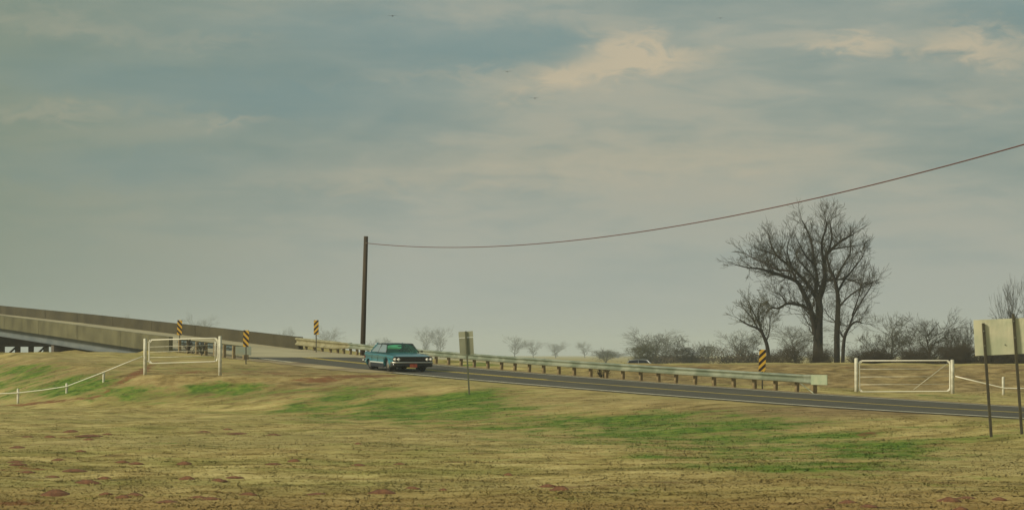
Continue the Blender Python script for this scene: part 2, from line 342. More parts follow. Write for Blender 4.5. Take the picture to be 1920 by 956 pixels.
def ground_material(name, grass=False):
    m = bpy.data.materials.new(name); m.use_nodes = True; t = m.node_tree; nd, lk = t.nodes, t.links; b = nd['Principled BSDF']
    b.inputs['Roughness'].default_value = .95; b.inputs['Specular IOR Level'].default_value = .15
    at = nd.new('ShaderNodeAttribute'); at.attribute_name = 'cover'; sp = nd.new('ShaderNodeSeparateColor'); lk.new(at.outputs['Color'], sp.inputs[0])
    g = nd.new('ShaderNodeTexCoord')
    def noi(scale, st, det=6, rough=.6):
        mp = nd.new('ShaderNodeMapping'); mp.inputs['Scale'].default_value = st; lk.new(g.outputs['Object'], mp.inputs[0])
        n = nd.new('ShaderNodeTexNoise'); n.inputs['Scale'].default_value = scale; n.inputs['Detail'].default_value = det; n.inputs['Roughness'].default_value = rough
        lk.new(mp.outputs[0], n.inputs['Vector']); return n.outputs[0]
    def m_(op, a, b2, c=None):
        n = nd.new('ShaderNodeMath'); n.operation = op
        for i, v in enumerate((a, b2, c)):
            if v is None: continue
            if isinstance(v, (int, float)): n.inputs[i].default_value = v
            else: lk.new(v, n.inputs[i])
        return n.outputs[0]
    def rp(v, stops):
        n = nd.new('ShaderNodeValToRGB'); lk.new(v, n.inputs[0]); e = n.color_ramp.elements
        while len(e) < len(stops): e.new(.5)
        for el_, (p, c) in zip(e, stops): el_.position = p; el_.color = (c, c, c, 1) if isinstance(c, (int, float)) else (*c, 1)
        return n.outputs[0]
    def mx(f, a, b2):
        n = nd.new('ShaderNodeMix'); n.data_type = 'RGBA'
        for i, v in ((0, f), (6, a), (7, b2)):
            if isinstance(v, (int, float)): n.inputs[i].default_value = v
            elif isinstance(v, tuple): n.inputs[i].default_value = (*v, 1)
            else: lk.new(v, n.inputs[i])
        return n.outputs[2]
    fine = noi(1.5, (.55, .55, 1), 10, .70); mid = noi(.42, (.50, .75, 1), 7, .62); big = noi(.09, (.6, 1, 1), 4, .5); fine2 = noi(3.5, (.55, .5, 1), 8, .7)
    straw = rp(fine, [(.32, (.16, .116, .034)), (.46, (.345, .262, .086)), (.62, (.54, .435, .172))])
    olive = rp(fine, [(.33, (.10, .095, .018)), (.62, (.33, .29, .080))])
    c = mx(rp(mid, [(.40, 0), (.62, .85)]), straw, olive)
    c = mx(rp(big, [(.42, 0), (.62, .45)]), c, (.33, .27, .105))
    ochre = rp(fine2, [(.3, (.20, .125, .038)), (.65, (.38, .255, .085))])
    c = mx(m_('MULTIPLY', at.outputs['Alpha'], .85), c, ochre)
    brown = rp(fine, [(.32, (.075, .046, .018)), (.48, (.205, .138, .056)), (.64, (.35, .25, .11))])
    c = mx(m_('MULTIPLY', sp.outputs[2], .85), c, brown)
    gr = rp(fine2, [(.32, (.022, .060, .004)), (.48, (.068, .140, .010)), (.66, (.19, .235, .034))])
    gm = rp(m_('ADD', m_('MULTIPLY', sp.outputs[0], .82), m_('ADD', m_('MULTIPLY', m_('SUBTRACT', mid, .5), 2.3), m_('MULTIPLY', m_('SUBTRACT', fine, .5), 2.8))), [(.30, 0), (.86, .95)])
    c = mx(m_('MULTIPLY', gm, rp(sp.outputs[0], [(.02, .3), (.25, 1)])), c, gr)
    red = rp(fine2, [(.3, (.095, .034, .016)), (.7, (.235, .092, .036))])
    dm = rp(m_('ADD', sp.outputs[1], m_('ADD', m_('MULTIPLY', m_('SUBTRACT', mid, .5), 2.2), m_('MULTIPLY', m_('SUBTRACT', fine2, .5), 2.4))), [(.50, 0), (.85, .85)])
    c = mx(m_('MULTIPLY', dm, rp(sp.outputs[1], [(.05, 0), (.25, 1)])), c, red)
    # stray scuffs of bare earth and dark thatch
    sc1 = rp(noi(.9, (.35, 1, 1), 8, .7), [(.58, 0), (.66, .6)])
    c = mx(sc1, c, (.15, .075, .030))
    sc2 = rp(noi(1.3, (.28, 1.1, 1), 8, .7), [(.57, 0), (.68, .65)])
    c = mx(sc2, c, (.085, .075, .030))
    lk.new(c, b.inputs['Base Color'])
    bp = nd.new('ShaderNodeBump'); bp.inputs['Strength'].default_value = .55; bp.inputs['Distance'].default_value = .06
    lk.new(fine2, bp.inputs['Height'])
    if not grass: lk.new(bp.outputs[0], b.inputs['Normal'])
    else:
        cn = nd.new('ShaderNodeCombineXYZ'); cn.inputs[0].default_value = -.1; cn.inputs[1].default_value = -.35; cn.inputs[2].default_value = .93; lk.new(cn.outputs[0], b.inputs['Normal'])
    return m
M['ground'] = ground_material('winter_turf'); M['grassm'] = ground_material('winter_grass_blades', True)
g = mesh_np('ground', np.stack([GX, GY, GZ], -1).reshape(-1, 3), quads, M['ground'], smooth=True); tag(g, kind='structure')
ca = g.data.color_attributes.new('cover', 'FLOAT_COLOR', 'POINT'); ca.data.foreach_set('color', CV.astype(np.float32).ravel())

# grass tufts: small blades standing on the turf
def tufts(n, seed):
    r = np.random.default_rng(seed)
    u = r.uniform(-60, 1980, n); Z = 1/r.uniform(1/150., 1/41., n); Z = Z*r.uniform(.96, 1.04, n)
    X = (u-960)/F*Z; s, o = so_of(X, Z)
    keep = ((o > 9.9) | ((o < -.6) & (Z < 150)))
    X, Z = X[keep], Z[keep]; z = terrain(X, Z); cv = cover(X, Z, z); n = len(X)
    bare = cv[:, 1] > .45; k2 = ~bare | (r.random(n) < .25); X, Z, z, cv = X[k2], Z[k2], z[k2], cv[k2]; n = len(X)
    VV = []; CC = []
    for b in range(3):
        a = r.uniform(0, 2*np.pi, n); w = r.uniform(.010, .022, n); h = r.uniform(.010, .034, n)*(1+.5*(cv[:, 0] > .5)); l = r.uniform(-.07, .07, (2, n)); ox, oy = r.uniform(-.06, .06, (2, n))
        bx, by = X+ox, Z+oy
        tri = np.stack([np.stack([bx-w*np.cos(a), by-w*np.sin(a), z-.01], -1), np.stack([bx+w*np.cos(a), by+w*np.sin(a), z-.01], -1), np.stack([bx+l[0], by+l[1], z+h], -1)], 1)
        VV.append(tri.reshape(-1, 3)); CC.append(np.repeat(cv, 3, 0))
    # tussocks: denser, taller bunches
    nc = 3800; u = r.uniform(-60, 1980, nc); Zc = np.where(r.random(nc) < .78, 1/r.uniform(1/125., 1/42., nc), r.uniform(120, 149, nc)); Xc = (u-960)/F*Zc; s_, o = so_of(Xc, Zc); kk = (o > 10.5) | ((o < -1.6) & (Zc > 112) & (Xc > -2)); Xc, Zc = Xc[kk], Zc[kk]; nc = len(Xc); nb = 26
    rad = r.uniform(.10, .42, nc); hc = r.uniform(.02, .055, nc); lo_ = r.random(nc)
    ang = r.uniform(0, 2*np.pi, (nc, nb)); q_ = np.sqrt(r.random((nc, nb))); bx = (Xc[:, None]+np.cos(ang)*q_*rad[:, None]*1.6).ravel(); by = (Zc[:, None]+np.sin(ang)*q_*rad[:, None]).ravel(); bz = terrain(bx, by)
    h = (hc[:, None]*(1.1-q_*.8)*r.uniform(.6, 1.1, (nc, nb))).ravel(); m_ = len(bx); w = r.uniform(.012, .03, m_); l = r.uniform(-.12, .12, (2, m_)); a = r.uniform(-.6, .6, m_)
    cvc = cover(bx, by, bz); dkr = np.repeat(lo_, nb); cvc[:, 2] = np.clip(cvc[:, 2]+np.where(dkr < .35, .3, 0), 0, 1); cvc[:, 0] = np.clip(cvc[:, 0]+np.where(dkr > .78, .25, 0), 0, 1)
    VV.append(np.stack([np.stack([bx-w*np.cos(a), by-w*np.sin(a), bz-.02], -1), np.stack([bx+w*np.cos(a), by+w*np.sin(a), bz-.02], -1), np.stack([bx+l[0], by+l[1], bz+h], -1)], 1).reshape(-1, 3)); CC.append(np.repeat(cvc, 3, 0))
    V_ = np.concatenate(VV); C_ = np.concatenate(CC)
    o_ = mesh_np('grass', V_, np.arange(len(V_)).reshape(-1, 3), M['grassm'])
    ca = o_.data.color_attributes.new('cover', 'FLOAT_COLOR', 'POINT'); ca.data.foreach_set('color', C_.astype(np.float32).ravel())
    tag(o_, 'short dry winter grass, straw coloured with green patches, covering the field and banks', 'grass', kind='stuff')
tufts(42000, 3)

# ------------------------------------------------------------------ road, markings, bridge
RS = np.concatenate([np.arange(-300, -100, 5.), np.arange(-100, 60, 1.), np.arange(60, 262, 2.)])
def strip(name, s0, s1, o0, o1, dz, m, kind='structure', wob=0.):
    ss = [s for s in RS if s0 < s < s1]; ss = [s0]+ss+[s1]; b = MB(); vs = []; fs = []; r = random.Random(name)
    for s in ss:
        w = (r.random()-.5)*wob
        for q, o in enumerate((o0, o0+(o1-o0)/3, o0+2*(o1-o0)/3, o1)): vs.append(P(s, o+(w if q in (3,) else 0), dz))
    for i in range(len(ss)-1):
        for q in range(3): fs.append((i*4+q, i*4+q+1, (i+1)*4+q+1, (i+1)*4+q))
    b.add(vs, fs); ob = b.build(name, m); 
    if ob.data.polygons[0].normal.z < 0: ob.data.flip_normals()
    if kind: ob['kind'] = kind
    return ob
strip('road', -300, 20.5, .55, 8.35, 0, M['asphalt'], wob=.25)
strip('road_shoulder', -300, 33.5, -.35, .56, -.03, mat('dry_grit_shoulder', (.33, .24, .10), .95, base2=(.24, .15, .06), scale=1.5))
strip('bridge_approach_slab', 20.5, 34, -.3, 7.6, .004, M['deck'])
strip('far_edge_line', -300, 20.5, .95, 1.10, .004, M['white_line'])
strip('near_edge_line', 12.5, 18.5, 7.70, 7.92, .004, M['white_line'])
strip('near_edge_line', -300, -4, 7.70, 7.92, .004, M['white_line'])
strip('centre_line', -300, 20.5, 4.46, 4.65, .004, M['yellow_line'])
strip('centre_line', -15, 20.5, 4.12, 4.31, .004, M['yellow_line'])
# approach lane of asphalt runs on under the slab edge as a shallow ramp
gp_ = mat('grit_pullout', (.17, .12, .058), .95, base2=(.40, .32, .15), scale=.9, stretch=(.6, .6, 1))
strip('pullout', -4, 12.5, 7.66, 9.6, .008, gp_, wob=.5); strip('pullout', 12.5, 20.5, 8.3, 9.6, .004, gp_); strip('pullout', 20.5, 34, 7.6, 9.5, .004, gp_)

br = empty('overpass_bridge', P(34, 4.5), 0, 'long concrete and steel overpass rising to the left with solid parapets', 'bridge')
def part_w(mb, name, m, parent=None):        # geometry written in world space, moved into the parent's frame
    if parent: 
        inv = parent.matrix_basis.inverted(); mb.v = [tuple(inv @ Vector(p)) for p in mb.v]
    return mb.build(name, m, parent)
ZV = Vector((0, 0, 1))
def path_so(s0, s1, o, step=4., dz=0.):
    n = max(2, int((s1-s0)/step)+1); return [(P(s, o, dz), NR, ZV) for s in np.linspace(s0, s1, n)]
S_END = 250
part_w(MB().sweep(path_so(34, S_END, 0), [(.05, -.001), (9.35, -.001), (9.35, -.13), (.05, -.13)]), 'deck', M['deck'], br)
# parapets, one cast length after another
def parapet(o_in, o_out, s0, s1, m, top_m, drop, pitch=12.):
    s = s0
    while s < s1-1:
        e = min(s+pitch, s1); a, b = min(o_in, o_out), max(o_in, o_out); hh = .88 if o_in > 5 else .79
        w = part_w(MB().sweep(path_so(s+.035, e-.035, 0, 3.), [(a, -drop), (b, -drop), (b, hh), (a, hh)]), 'parapet', m, br)
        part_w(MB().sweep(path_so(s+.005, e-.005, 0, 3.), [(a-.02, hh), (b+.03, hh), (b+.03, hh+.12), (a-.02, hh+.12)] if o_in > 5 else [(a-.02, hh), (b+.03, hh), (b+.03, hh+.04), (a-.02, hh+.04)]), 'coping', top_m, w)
        s = e
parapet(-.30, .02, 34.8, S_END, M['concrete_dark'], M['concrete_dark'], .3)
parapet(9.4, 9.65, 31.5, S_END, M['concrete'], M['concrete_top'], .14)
def girder(o):
    g_ = part_w(MB().sweep(path_so(40, S_END, o), [(-.15, -.16), (.15, -.16), (.15, -.19), (.012, -.19), (.012, -.79), (.16, -.79), (.16, -.83), (-.16, -.83), (-.16, -.79), (-.012, -.79), (-.012, -.19), (-.15, -.19)]), 'girder', M['steel'], br)
    return g_
g0 = girder(9.05)
for s_ in (46.5, 57.5, 69, 81, 93, 105, 117, 129, 141):
    p = P(s_, 9.05+.075, -.49); part_w(MB().box(p, (.13, .05, .60), Matrix.Rotation(R(23), 3, 'Z')), 'stiffener', M['post_green'], g0)
for o_ in (6.2, 3.2, .6): girder(o_)
part_w(MB().sweep(path_so(38, S_END, 0), [(.5, -.131), (8.8, -.131), (8.8, -.155), (.5, -.155)]), 'deck_soffit', M['darkc'], br)
part_w(MB().box(P(65.5, 4.6, -1.9), (8.9, .9, 2.1), Matrix.Rotation(R(23), 3, 'Z')), 'abutment', M['darkc'], br)
part_w(MB().box(P(39.2, 4.6, -.85), (9.0, 1.2, 1.38), Matrix.Rotation(R(23), 3, 'Z')), 'abutment', M['concrete'], br)
for s_ in (105, 165, 225):
    zt = float(zr(s_))-.84
    c = P(s_, 4.6); cap = part_w(MB().box((c.x, c.y, zt-.80), (9.6, 1.0, 1.60), Matrix.Rotation(R(23), 3, 'Z'), .04), 'pier_cap', M['darkc'], br)
    for o_ in (.35, 1.7, 2.9, 4.3, 5.6, 7.0, 8.3):
        q = P(s_, o_); part_w(MB().box((q.x, q.y, (zt-1.44-3.4)/2), (.42, .42, zt-1.44+3.4), Matrix.Rotation(R(23), 3, 'Z')), 'column', M['palec'] if o_ < 1 else M['darkc'], br)
    for oa, ob_ in ((.35, 2.9), (2.9, 5.6), (5.6, 8.3)):
        a, b = P(s_, oa), P(s_, ob_); a.z = zt-1.5; b.z = -1.6
        part_w(MB().tube([a, b], .09, 5), 'brace', M['darkc'], br)
    a, b = P(s_, .35), P(s_, 8.3); a.z = b.z = -.5
    part_w(MB().tube([a, b], .09, 5), 'tie_beam', M['darkc'], br)

# ------------------------------------------------------------------ guardrails
WP = [(.0, .158), (.02, .155), (.115, .130), (.125, .095), (.02, .040), (.0, .0), (.02, -.040), (.125, -.095), (.115, -.130), (.02, -.155), (0, -.158)]
WP = WP+[(a-.012, b) for a, b in WP[::-1]]
def beam(mb, pts, face=1.):
    """pts: (s, o, height of middle, vertical scale, depth scale)"""
    path = []
    for s, o, h, vs, ds in pts: path.append((P(s, o, h), NR*face*ds, ZV*vs))
    return mb.sweep(path, WP)
gr = empty('guardrail', P(-34, 0), 0, 'long silver guardrail on brown posts along the far roadside, ending in a flat plate', 'guardrail')
bp_ = [(s, .10, .555, 1.1, 1.) for s in np.linspace(-31.7, 24.6, 40)]
part_w(beam(MB(), bp_), 'beam', M['galv'], gr)
# doubled, deeper beam next to the parapet
tb = [(24.6, .10, .555, 1.1, 1.), (26.0, .1, .53, 1.3, 1), (27.3, .1, .50, 1.62, 1), (30, .1, .50, 1.65, 1), (34.9, .12, .50, 1.65, 1)]
part_w(beam(MB(), tb), 'transition_beam', M['galv_old'], gr)
posts_s = []
s_ = -31.3
while s_ < 24: posts_s.append(s_); s_ += 1.905
posts_s += [25.2, 26.4, 27.6, 29.0, 30.6, 32.2, 33.8]
pm = MB().box((0, 0, .02), (.14, .18, 1.16), None, .012).build('post', M['wood_post'], gr)
bm_ = MB().box((-.01, -.13, .0), (.10, .15, .34), None, .01)
inv = gr.matrix_basis.inverted(); rot23 = Matrix.Rotation(R(23), 4, 'Z')
for i, s_ in enumerate(posts_s):
    o = pm if i == 0 else pm.copy()
    if i: col.objects.link(o)
    jx = random.uniform(-.06, .06); p = P(s_+jx, -.16, .12+random.uniform(-.03, .01)); o.parent = gr
    o.matrix_basis = inv @ (Matrix.Translation(p) @ rot23 @ Matrix.Rotation(random.uniform(-.06, .06), 4, 'Y'))
# end: beam twists flat into a plate held by a short post
endp = []
for a, b, c, d in ((-31.7, .10, .555, 1.1), (-32.5, .13, .55, 1.15), (-33.2, .16, .55, 1.25)): endp.append((a, b, c, d, 1. if a > -32.3 else .35))
part_w(beam(MB(), endp[::-1]), 'end_section', M['galv'], gr)
c = P(-33.85, .20, .55); part_w(MB().box(c, (.035, 1.35, .42), Matrix.Rotation(R(23-0), 3, 'Z'), .01), 'end_plate', mat('greenish_end_plate', (.40, .43, .27), .5, .2, base2=(.30, .36, .22), scale=2.), gr)
c = P(-33.0, -.02, .02); part_w(MB().box(c, (.2, .25, .80), Matrix.Rotation(R(23), 3, 'Z'), .01), 'end_post', M['wood_post'], gr)
part_w(MB().tube([P(-31.9, .1, .42), P(-33.5, .15, -.1)], .02, 5), 'anchor_cable', M['galv'], gr)

g2 = empty('guardrail', P(16, 9.3), 0, 'short dark guardrail seen from behind, between the bridge parapet and left gate', 'guardrail')
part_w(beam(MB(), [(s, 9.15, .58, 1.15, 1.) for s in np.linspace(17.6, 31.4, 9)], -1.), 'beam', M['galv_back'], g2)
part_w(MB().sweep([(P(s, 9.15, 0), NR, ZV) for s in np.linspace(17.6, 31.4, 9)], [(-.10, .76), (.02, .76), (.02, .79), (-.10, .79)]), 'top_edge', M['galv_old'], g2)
pm2 = None
for i, s_ in enumerate(np.arange(18.6, 31.2, 1.905)):
    o = MB().box((0, 0, .10), (.17, .20, 1.25), None, .012).build('post', M['wood_post'], g2) if pm2 is None else pm2.copy()
    if pm2 is not None: col.objects.link(o)
    pm2 = o; o.matrix_basis = g2.matrix_basis.inverted() @ (Matrix.Translation(P(s_, 9.38, .02)) @ rot23)
part_w(MB().box(P(17.0, 9.3, .50), (.9, .035, .5), Matrix.Rotation(R(6), 3, 'Z'), .01), 'end_plate', mat('pale_end_plate', (.30, .36, .30), .5, .3, base2=(.36, .36, .24), scale=3.), g2)
part_w(MB().box(P(16.9, 9.2, -.1), (.3, .25, .75), Matrix.Rotation(R(23), 3, 'Z'), .01), 'end_post', M['wood_post'], g2)

# ------------------------------------------------------------------ striped object markers
def stripe_mat(name, sign):
    m = bpy.data.materials.new(name); m.use_nodes = True; t = m.node_tree; nd, lk = t.nodes, t.links; b = nd['Principled BSDF']; b.inputs['Roughness'].default_value = .6
    tc_ = nd.new('ShaderNodeTexCoord'); sx = nd.new('ShaderNodeSeparateXYZ'); lk.new(tc_.outputs['Object'], sx.inputs[0])
    def m_(op, a, b2=None):
        n = nd.new('ShaderNodeMath'); n.operation = op
        for i, v in enumerate((a, b2)):
            if v is None: continue
            if isinstance(v, (int, float)): n.inputs[i].default_value = v
            else: lk.new(v, n.inputs[i])
        return n.outputs[0]
    f = m_('FRACT', m_('MULTIPLY_ADD' if False else 'ADD', m_('MULTIPLY', m_('ADD', sx.outputs[2], m_('MULTIPLY', sx.outputs[0], -1.0*sign)), 1/.32), 10.32))
    s = m_('GREATER_THAN', f, .5)
    mx = nd.new('ShaderNodeMix'); mx.data_type = 'RGBA'; mx.inputs[6].default_value = (.018, .008, .006, 1); mx.inputs[7].default_value = (.58, .34, .03, 1)
    lk.new(s, mx.inputs[0]); lk.new(mx.outputs[2], b.inputs['Base Color']); return m
SM = {1: stripe_mat('marker_stripes_rising_right', 1.), -1: stripe_mat('marker_stripes_falling_right', -1.)}
def marker(x, y0, y1, Z, sign, label, tilt=0.):
    zt, zb = (HY-y0)/F*Z, (HY-y1)/F*Z; X = (x-960)/F*Z; gz = T(X, Z); h = zt-zb
    e = empty('object_marker', (X, Z, gz), 0, label, 'road marker', 'striped bridge end markers')
    p = MB().box((0, 0, 0), (.305, .012, h), None, .003).build('panel', SM[sign], e); p.location = (0, 0, (zt+zb)/2-gz); p.rotation_euler = (0, tilt, 0)
    MB().box((0, .035, (zt-.1-gz)/2-.15), (.06, .04, zt-.1-gz+.3)).build('post', M['post_steel'], e)
marker(337, 600, 628, 166, -1, 'striped yellow and black marker at the near bridge parapet end, above the left gate', .03)
marker(461.5, 619, 650, 147, -1, 'striped yellow and black marker over the plate end of the short dark guardrail', .03)
marker(593, 600, 627, 168.5, 1, 'striped yellow and black marker against the sky left of the tall pole', .0)
marker(1429, 655, 696, 118.5, 1, 'orange and black striped marker behind the long guardrail, in front of the bare trees', .04)

# ------------------------------------------------------------------ pole and cable
pz = T(*px(681, 600, 168).xy); pe = empty('utility_pole', (px(680, 0, 168).x, 168, pz), 0, 'tall plain dark wooden pole behind the guardrail carrying one cable', 'pole')
top = px(686, 443, 168); base = px(679.5, 665, 168); base.z = pz-.6
MB().tube([base-pe.location, (base+top)/2-pe.location, top-pe.location], [.165, .15, .135], 12).build('shaft', M['pole'], pe)
att = px(687.5, 456, 167.8)
MB().tube([att-pe.location+Vector((-.10, 0, 0)), att-pe.location+Vector((.10, -.05, 0))], .035, 6).build('insulator', M['chrome_dull'], pe)
obs = [(730, 459), (870, 461.5), (960, 459.2), (1140, 443), (1300, 419), (1400, 402.5), (1500, 380.5), (1700, 331), (1920, 268)]
X1, Z1 = 17.6, 86.; us, hs = [], []
for a, b in obs:
    k = (a-960)/F; u = (k*att.y-att.x)/((X1-att.x)-k*(Z1-att.y)); us.append(u); hs.append((HY-b)/F*(att.y+(Z1-att.y)*u))
A = np.stack([np.array(us), np.array(us)**2], -1); cf = np.linalg.lstsq(A, np.array(hs)-att.z, rcond=None)[0]
pts = [Vector((att.x+(X1-att.x)*u, att.y+(Z1-att.y)*u, att.z+cf[0]*u+cf[1]*u*u)) for u in np.linspace(0, 1.08, 60)]
tag(MB().tube(pts, .0215, 6).build('power_cable', M['wire']), 'single thin reddish overhead cable sagging from the pole up to the right edge', 'cable')
ep = pts[-1]; gz = T(ep.x, ep.y); p2 = empty('utility_pole', (ep.x, ep.y, gz), 0, 'second dark wooden pole beyond the right edge holding the other end of the cable', 'pole')
MB().tube([(0.1, 0, -.6), (0.1, 0, ep.z-gz+.35)], [.165, .135], 12).build('shaft', M['pole'], p2)

# ------------------------------------------------------------------ signs seen from behind
def lean(e, a): e.rotation_euler = (0, -a, 0)
# big sign at the right
Zs = 73.; zb1 = px(1857, 818, Zs)
bs = empty('road_sign', (zb1.x, Zs, T(zb1.x, Zs)), 0, 'large blank sign back on two dark posts at the right edge', 'sign'); lean(bs, R(3.7))
k = Zs/F; H = (818-605)*k
MB().box((0, 0, H/2-.2), (.075, .06, H+.4), None, .006).build('post', M['post_steel'], bs)
q = MB().box((0, 0, H/2-.2), (.075, .06, H+.4), None, .006).build('post', M['post_steel'], bs); q.location = (57.5*k, 0, 14*k)
bw, bh = 104*k, 67*k
bo = MB(); nxx = 14
vs = []; fs = []
for side, yy in ((0, .0), (1, .012)):
    for j in range(6):
        for i in range(nxx):
            a, b = i/(nxx-1)-.5, j/5-.5
            vs.append((a*bw, yy+.02*math.sin(a*9+b*3)*(.5+b), b*bh))
for side in (0, 1):
    o_ = side*6*nxx
    for j in range(5):
        for i in range(nxx-1):
            f = (o_+j*nxx+i, o_+j*nxx+i+1, o_+(j+1)*nxx+i+1, o_+(j+1)*nxx+i); fs.append(f if side == 0 else f[::-1])
ring = [i for i in range(nxx)]+[j*nxx+nxx-1 for j in range(1, 6)]+[5*nxx+i for i in range(nxx-2, -1, -1)]+[j*nxx for j in range(4, 0, -1)]
for a, b in zip(ring, ring[1:]+ring[:1]): fs.append((a, b, b+6*nxx, a+6*nxx))
bo.add(vs, fs, False); bb = bo.build('panel', M['sign_back'], bs); bb.location = (18*k+bw/2-40*k+4*k, .055, H-.15-bh/2+8*k+.12); bb.rotation_euler = (0, R(1.2), 0)
for (ax, az) in ((.0, H-.22), (.0, H-.62), (57.5*k, H+.0), (57.5*k, H-.45)):
    MB().lathe([(.016, -.045), (.016, -.03)], (ax, 0, az), 'Y', 8).build('bolt', M['galv'], bs)
MB().lathe([(.02, .04), (.016, .03)], (.56, 0, H-.62), 'Y', 10).build('rivet_plate', M['galv'], bs)
# small sign by the road
Zm = 112.5; zb = px(880, 738, Zm); ms = empty('road_sign', (zb.x, Zm, T(zb.x, Zm)), 0, 'narrow two-piece sign back on one thin post in the grass right of the car', 'sign'); lean(ms, R(3.4))
k = Zm/F; H = 118*k
MB().box((0, 0, H/2-.2), (.07, .05, H+.4), None, .005).build('post', M['post_green'], ms)
MB().box((0, .045, H-6*k), (27*k, .012, 11*k)).build('upper_panel', M['sign_small_top'], ms)
MB().box((0, .045, H-12.3*k), (26.5*k, .016, .7*k)).build('panel_gap_strip', M['white2'], ms)
MB().box((0, .045, H-28.5*k), (26.5*k, .012, 31.5*k)).build('lower_panel', M['sign_small'], ms)

# ------------------------------------------------------------------ white gates and pipe fences
def gate(x0, x1, yb0, yb1, yt0, yt1, fx0, fx1, fyt, fyb, Z, label, inner, diag):
    a = px(x0, yb0, Z); e = empty('pipe_gate', (a.x, Z, T(a.x, Z)), 0, label, 'gate', 'white pipe gates'); L = lambda x, y: px(x, y, Z)-e.location
    def post(x, yt, yb, w, sides=8):
        p0, p1 = L(x, yb), L(x, yt); gz = T(px(x, 0, Z).x, Z)-e.location.z; p0.z = min(p0.z, gz)-.35
        return MB().tube([p0, p1-Vector((0, 0, .03)), p1], [w, w, w*.75], 10)
    pl = post(x0, yt0, yb0, .085).build('gate_post', M['white'], e); pr = post(x1, yt1, yb1, .085).build('gate_post', M['white'], e)
    r = .03; c = 4
    fr = [L(fx0+c, fyt[0]), L(fx1-c, fyt[1]), L(fx1-1, fyt[1]+1.5), L(fx1, fyt[1]+c), L(fx1, fyb[1]-c), L(fx1-1, fyb[1]-1.5), L(fx1-c, fyb[1]), L(fx0+c, fyb[0]), L(fx0+1, fyb[0]-1.5), L(fx0, fyb[0]-c), L(fx0, fyt[0]+c), L(fx0+1, fyt[0]+1.5), L(fx0+c, fyt[0])]
    frm = MB().tube(fr, .026, 6).build('gate_frame', M['white2'], e)
    for t_ in inner:
        MB().tube([L(fx0, fyt[0]+(fyb[0]-fyt[0])*t_), L(fx1, fyt[1]+(fyb[1]-fyt[1])*t_)], .011, 5).build('rail', M['white'], e)
    if diag: MB().tube([L(*diag[0]), L(*diag[1])], .014, 5).build('diagonal_brace', M['white'], e)
    for xx, yy in ((fx0, fyt[0]+4), (fx0, fyb[0]-4)):
        MB().box(L(xx-2.0, yy), (.14, .05, .07)).build('hinge', M['white'], e)
    for xx, sgn, yy in ((fx0, 1, fyt[0]), (fx1, -1, fyt[1]), (fx0, 1, fyb[0]), (fx1, -1, fyb[1])):
        vv = 1 if yy < (fyt[0]+fyb[0])/2 else -1
        p = [L(xx, yy+vv*1), L(xx+sgn*6, yy+vv*1), L(xx, yy+vv*7)]
        b = MB(); b.add([q+Vector((0, -.01, 0)) for q in p]+[q+Vector((0, .01, 0)) for q in p], [(0, 1, 2), (5, 4, 3), (0, 3, 4, 1), (1, 4, 5, 2), (2, 5, 3, 0)]); b.build('corner_gusset', M['white2'], e)
    return e
gl = gate(272.5, 413, 698, 685, 634.5, 630, 280, 408, (637, 633.5), (681, 677.5), 130, 'white pipe gate on the bank below the bridge, left of the car', (.30, .52, .75), None)
MB().tube([px(404, 640, 130)-gl.location, px(404, 677, 130)-gl.location], .03, 5).build('stile', M['white'], gl)
gate(1605, 1785, 738, 738, 671, 674, 1611, 1780, (676, 675.5), (734, 733), 119, 'white pipe gate at the foot of the brown levee, right of the guardrail end', (.27, .52, .77), ((1712, 730), (1776, 681)))
def pipe_fence(pts_, rail, Z, label):
    a = px(pts_[0][0], pts_[0][2], Z); e = empty('pipe_fence', (a.x, Z, T(a.x, Z)), 0, label, 'fence')
    for x, yt, yb in pts_:
        p1 = px(x, yt, Z)-e.location; g_ = T(px(x, 0, Z).x, Z)-e.location.z; p0 = px(x, yb, Z)-e.location; p0.z = min(p0.z, g_)-.3
        MB().tube([p0, p1-Vector((0, 0, .03)), p1], [.06, .06, .045], 10).build('post', M['white'], e)
    MB().tube([px(x, y, Z)-e.location+Vector((0, -.07, 0)) for x, y in rail], .026, 6).build('rail', M['white2'], e)
pipe_fence([(35, 728, 757), (126, 718, 746), (195, 697, 722)], [(-60, 739), (0, 737.5), (35, 736), (80, 731), (126, 724), (160, 711), (195, 697.5), (230, 683), (268, 668)], 130, 'low white pipe fence dropping down the bank to the left of the left gate')
pipe_fence([(1880, 706, 741)], [(1790, 705), (1835, 716), (1880, 727), (1900, 727.5), (1990, 728)], 119, 'low white pipe fence running right from the right gate behind the sign posts')

# ------------------------------------------------------------------ the car
def car_mesh_body(Lh, prof, m, name, parent, arches):
    """loft: prof(x) gives the half section as (y, z) points from rocker up to the centre line"""
    xs = np.unique(np.concatenate([np.linspace(-Lh, Lh, 67), [a+d for a, r in arches for d in (-r, -r*.97, -r*.85, -r*.6, -r*.3, 0, r*.3, r*.6, r*.85, r*.97, r)]]))
    rows = [prof(x) for x in xs]; n = len(rows[0]); b = MB(); vs = []; fs = []
    for x, r in zip(xs, rows):
        vs += [(x, y, z) for y, z in r]+[(x, -y, z) for y, z in r[::-1][1:]]
    w = 2*n-1
    for i in range(len(xs)-1):
        for k in range(w-1): fs.append((i*w+k, i*w+k+1, (i+1)*w+k+1, (i+1)*w+k))
    fs.append(tuple(range(w))); fs.append(tuple((len(xs)-1)*w+k for k in range(w))[::-1])
    b.add(vs, fs, True); o = b.build(name, m, parent)
    for p in o.data.polygons:
        if len(p.vertices) > 4: p.use_smooth = False
    return o
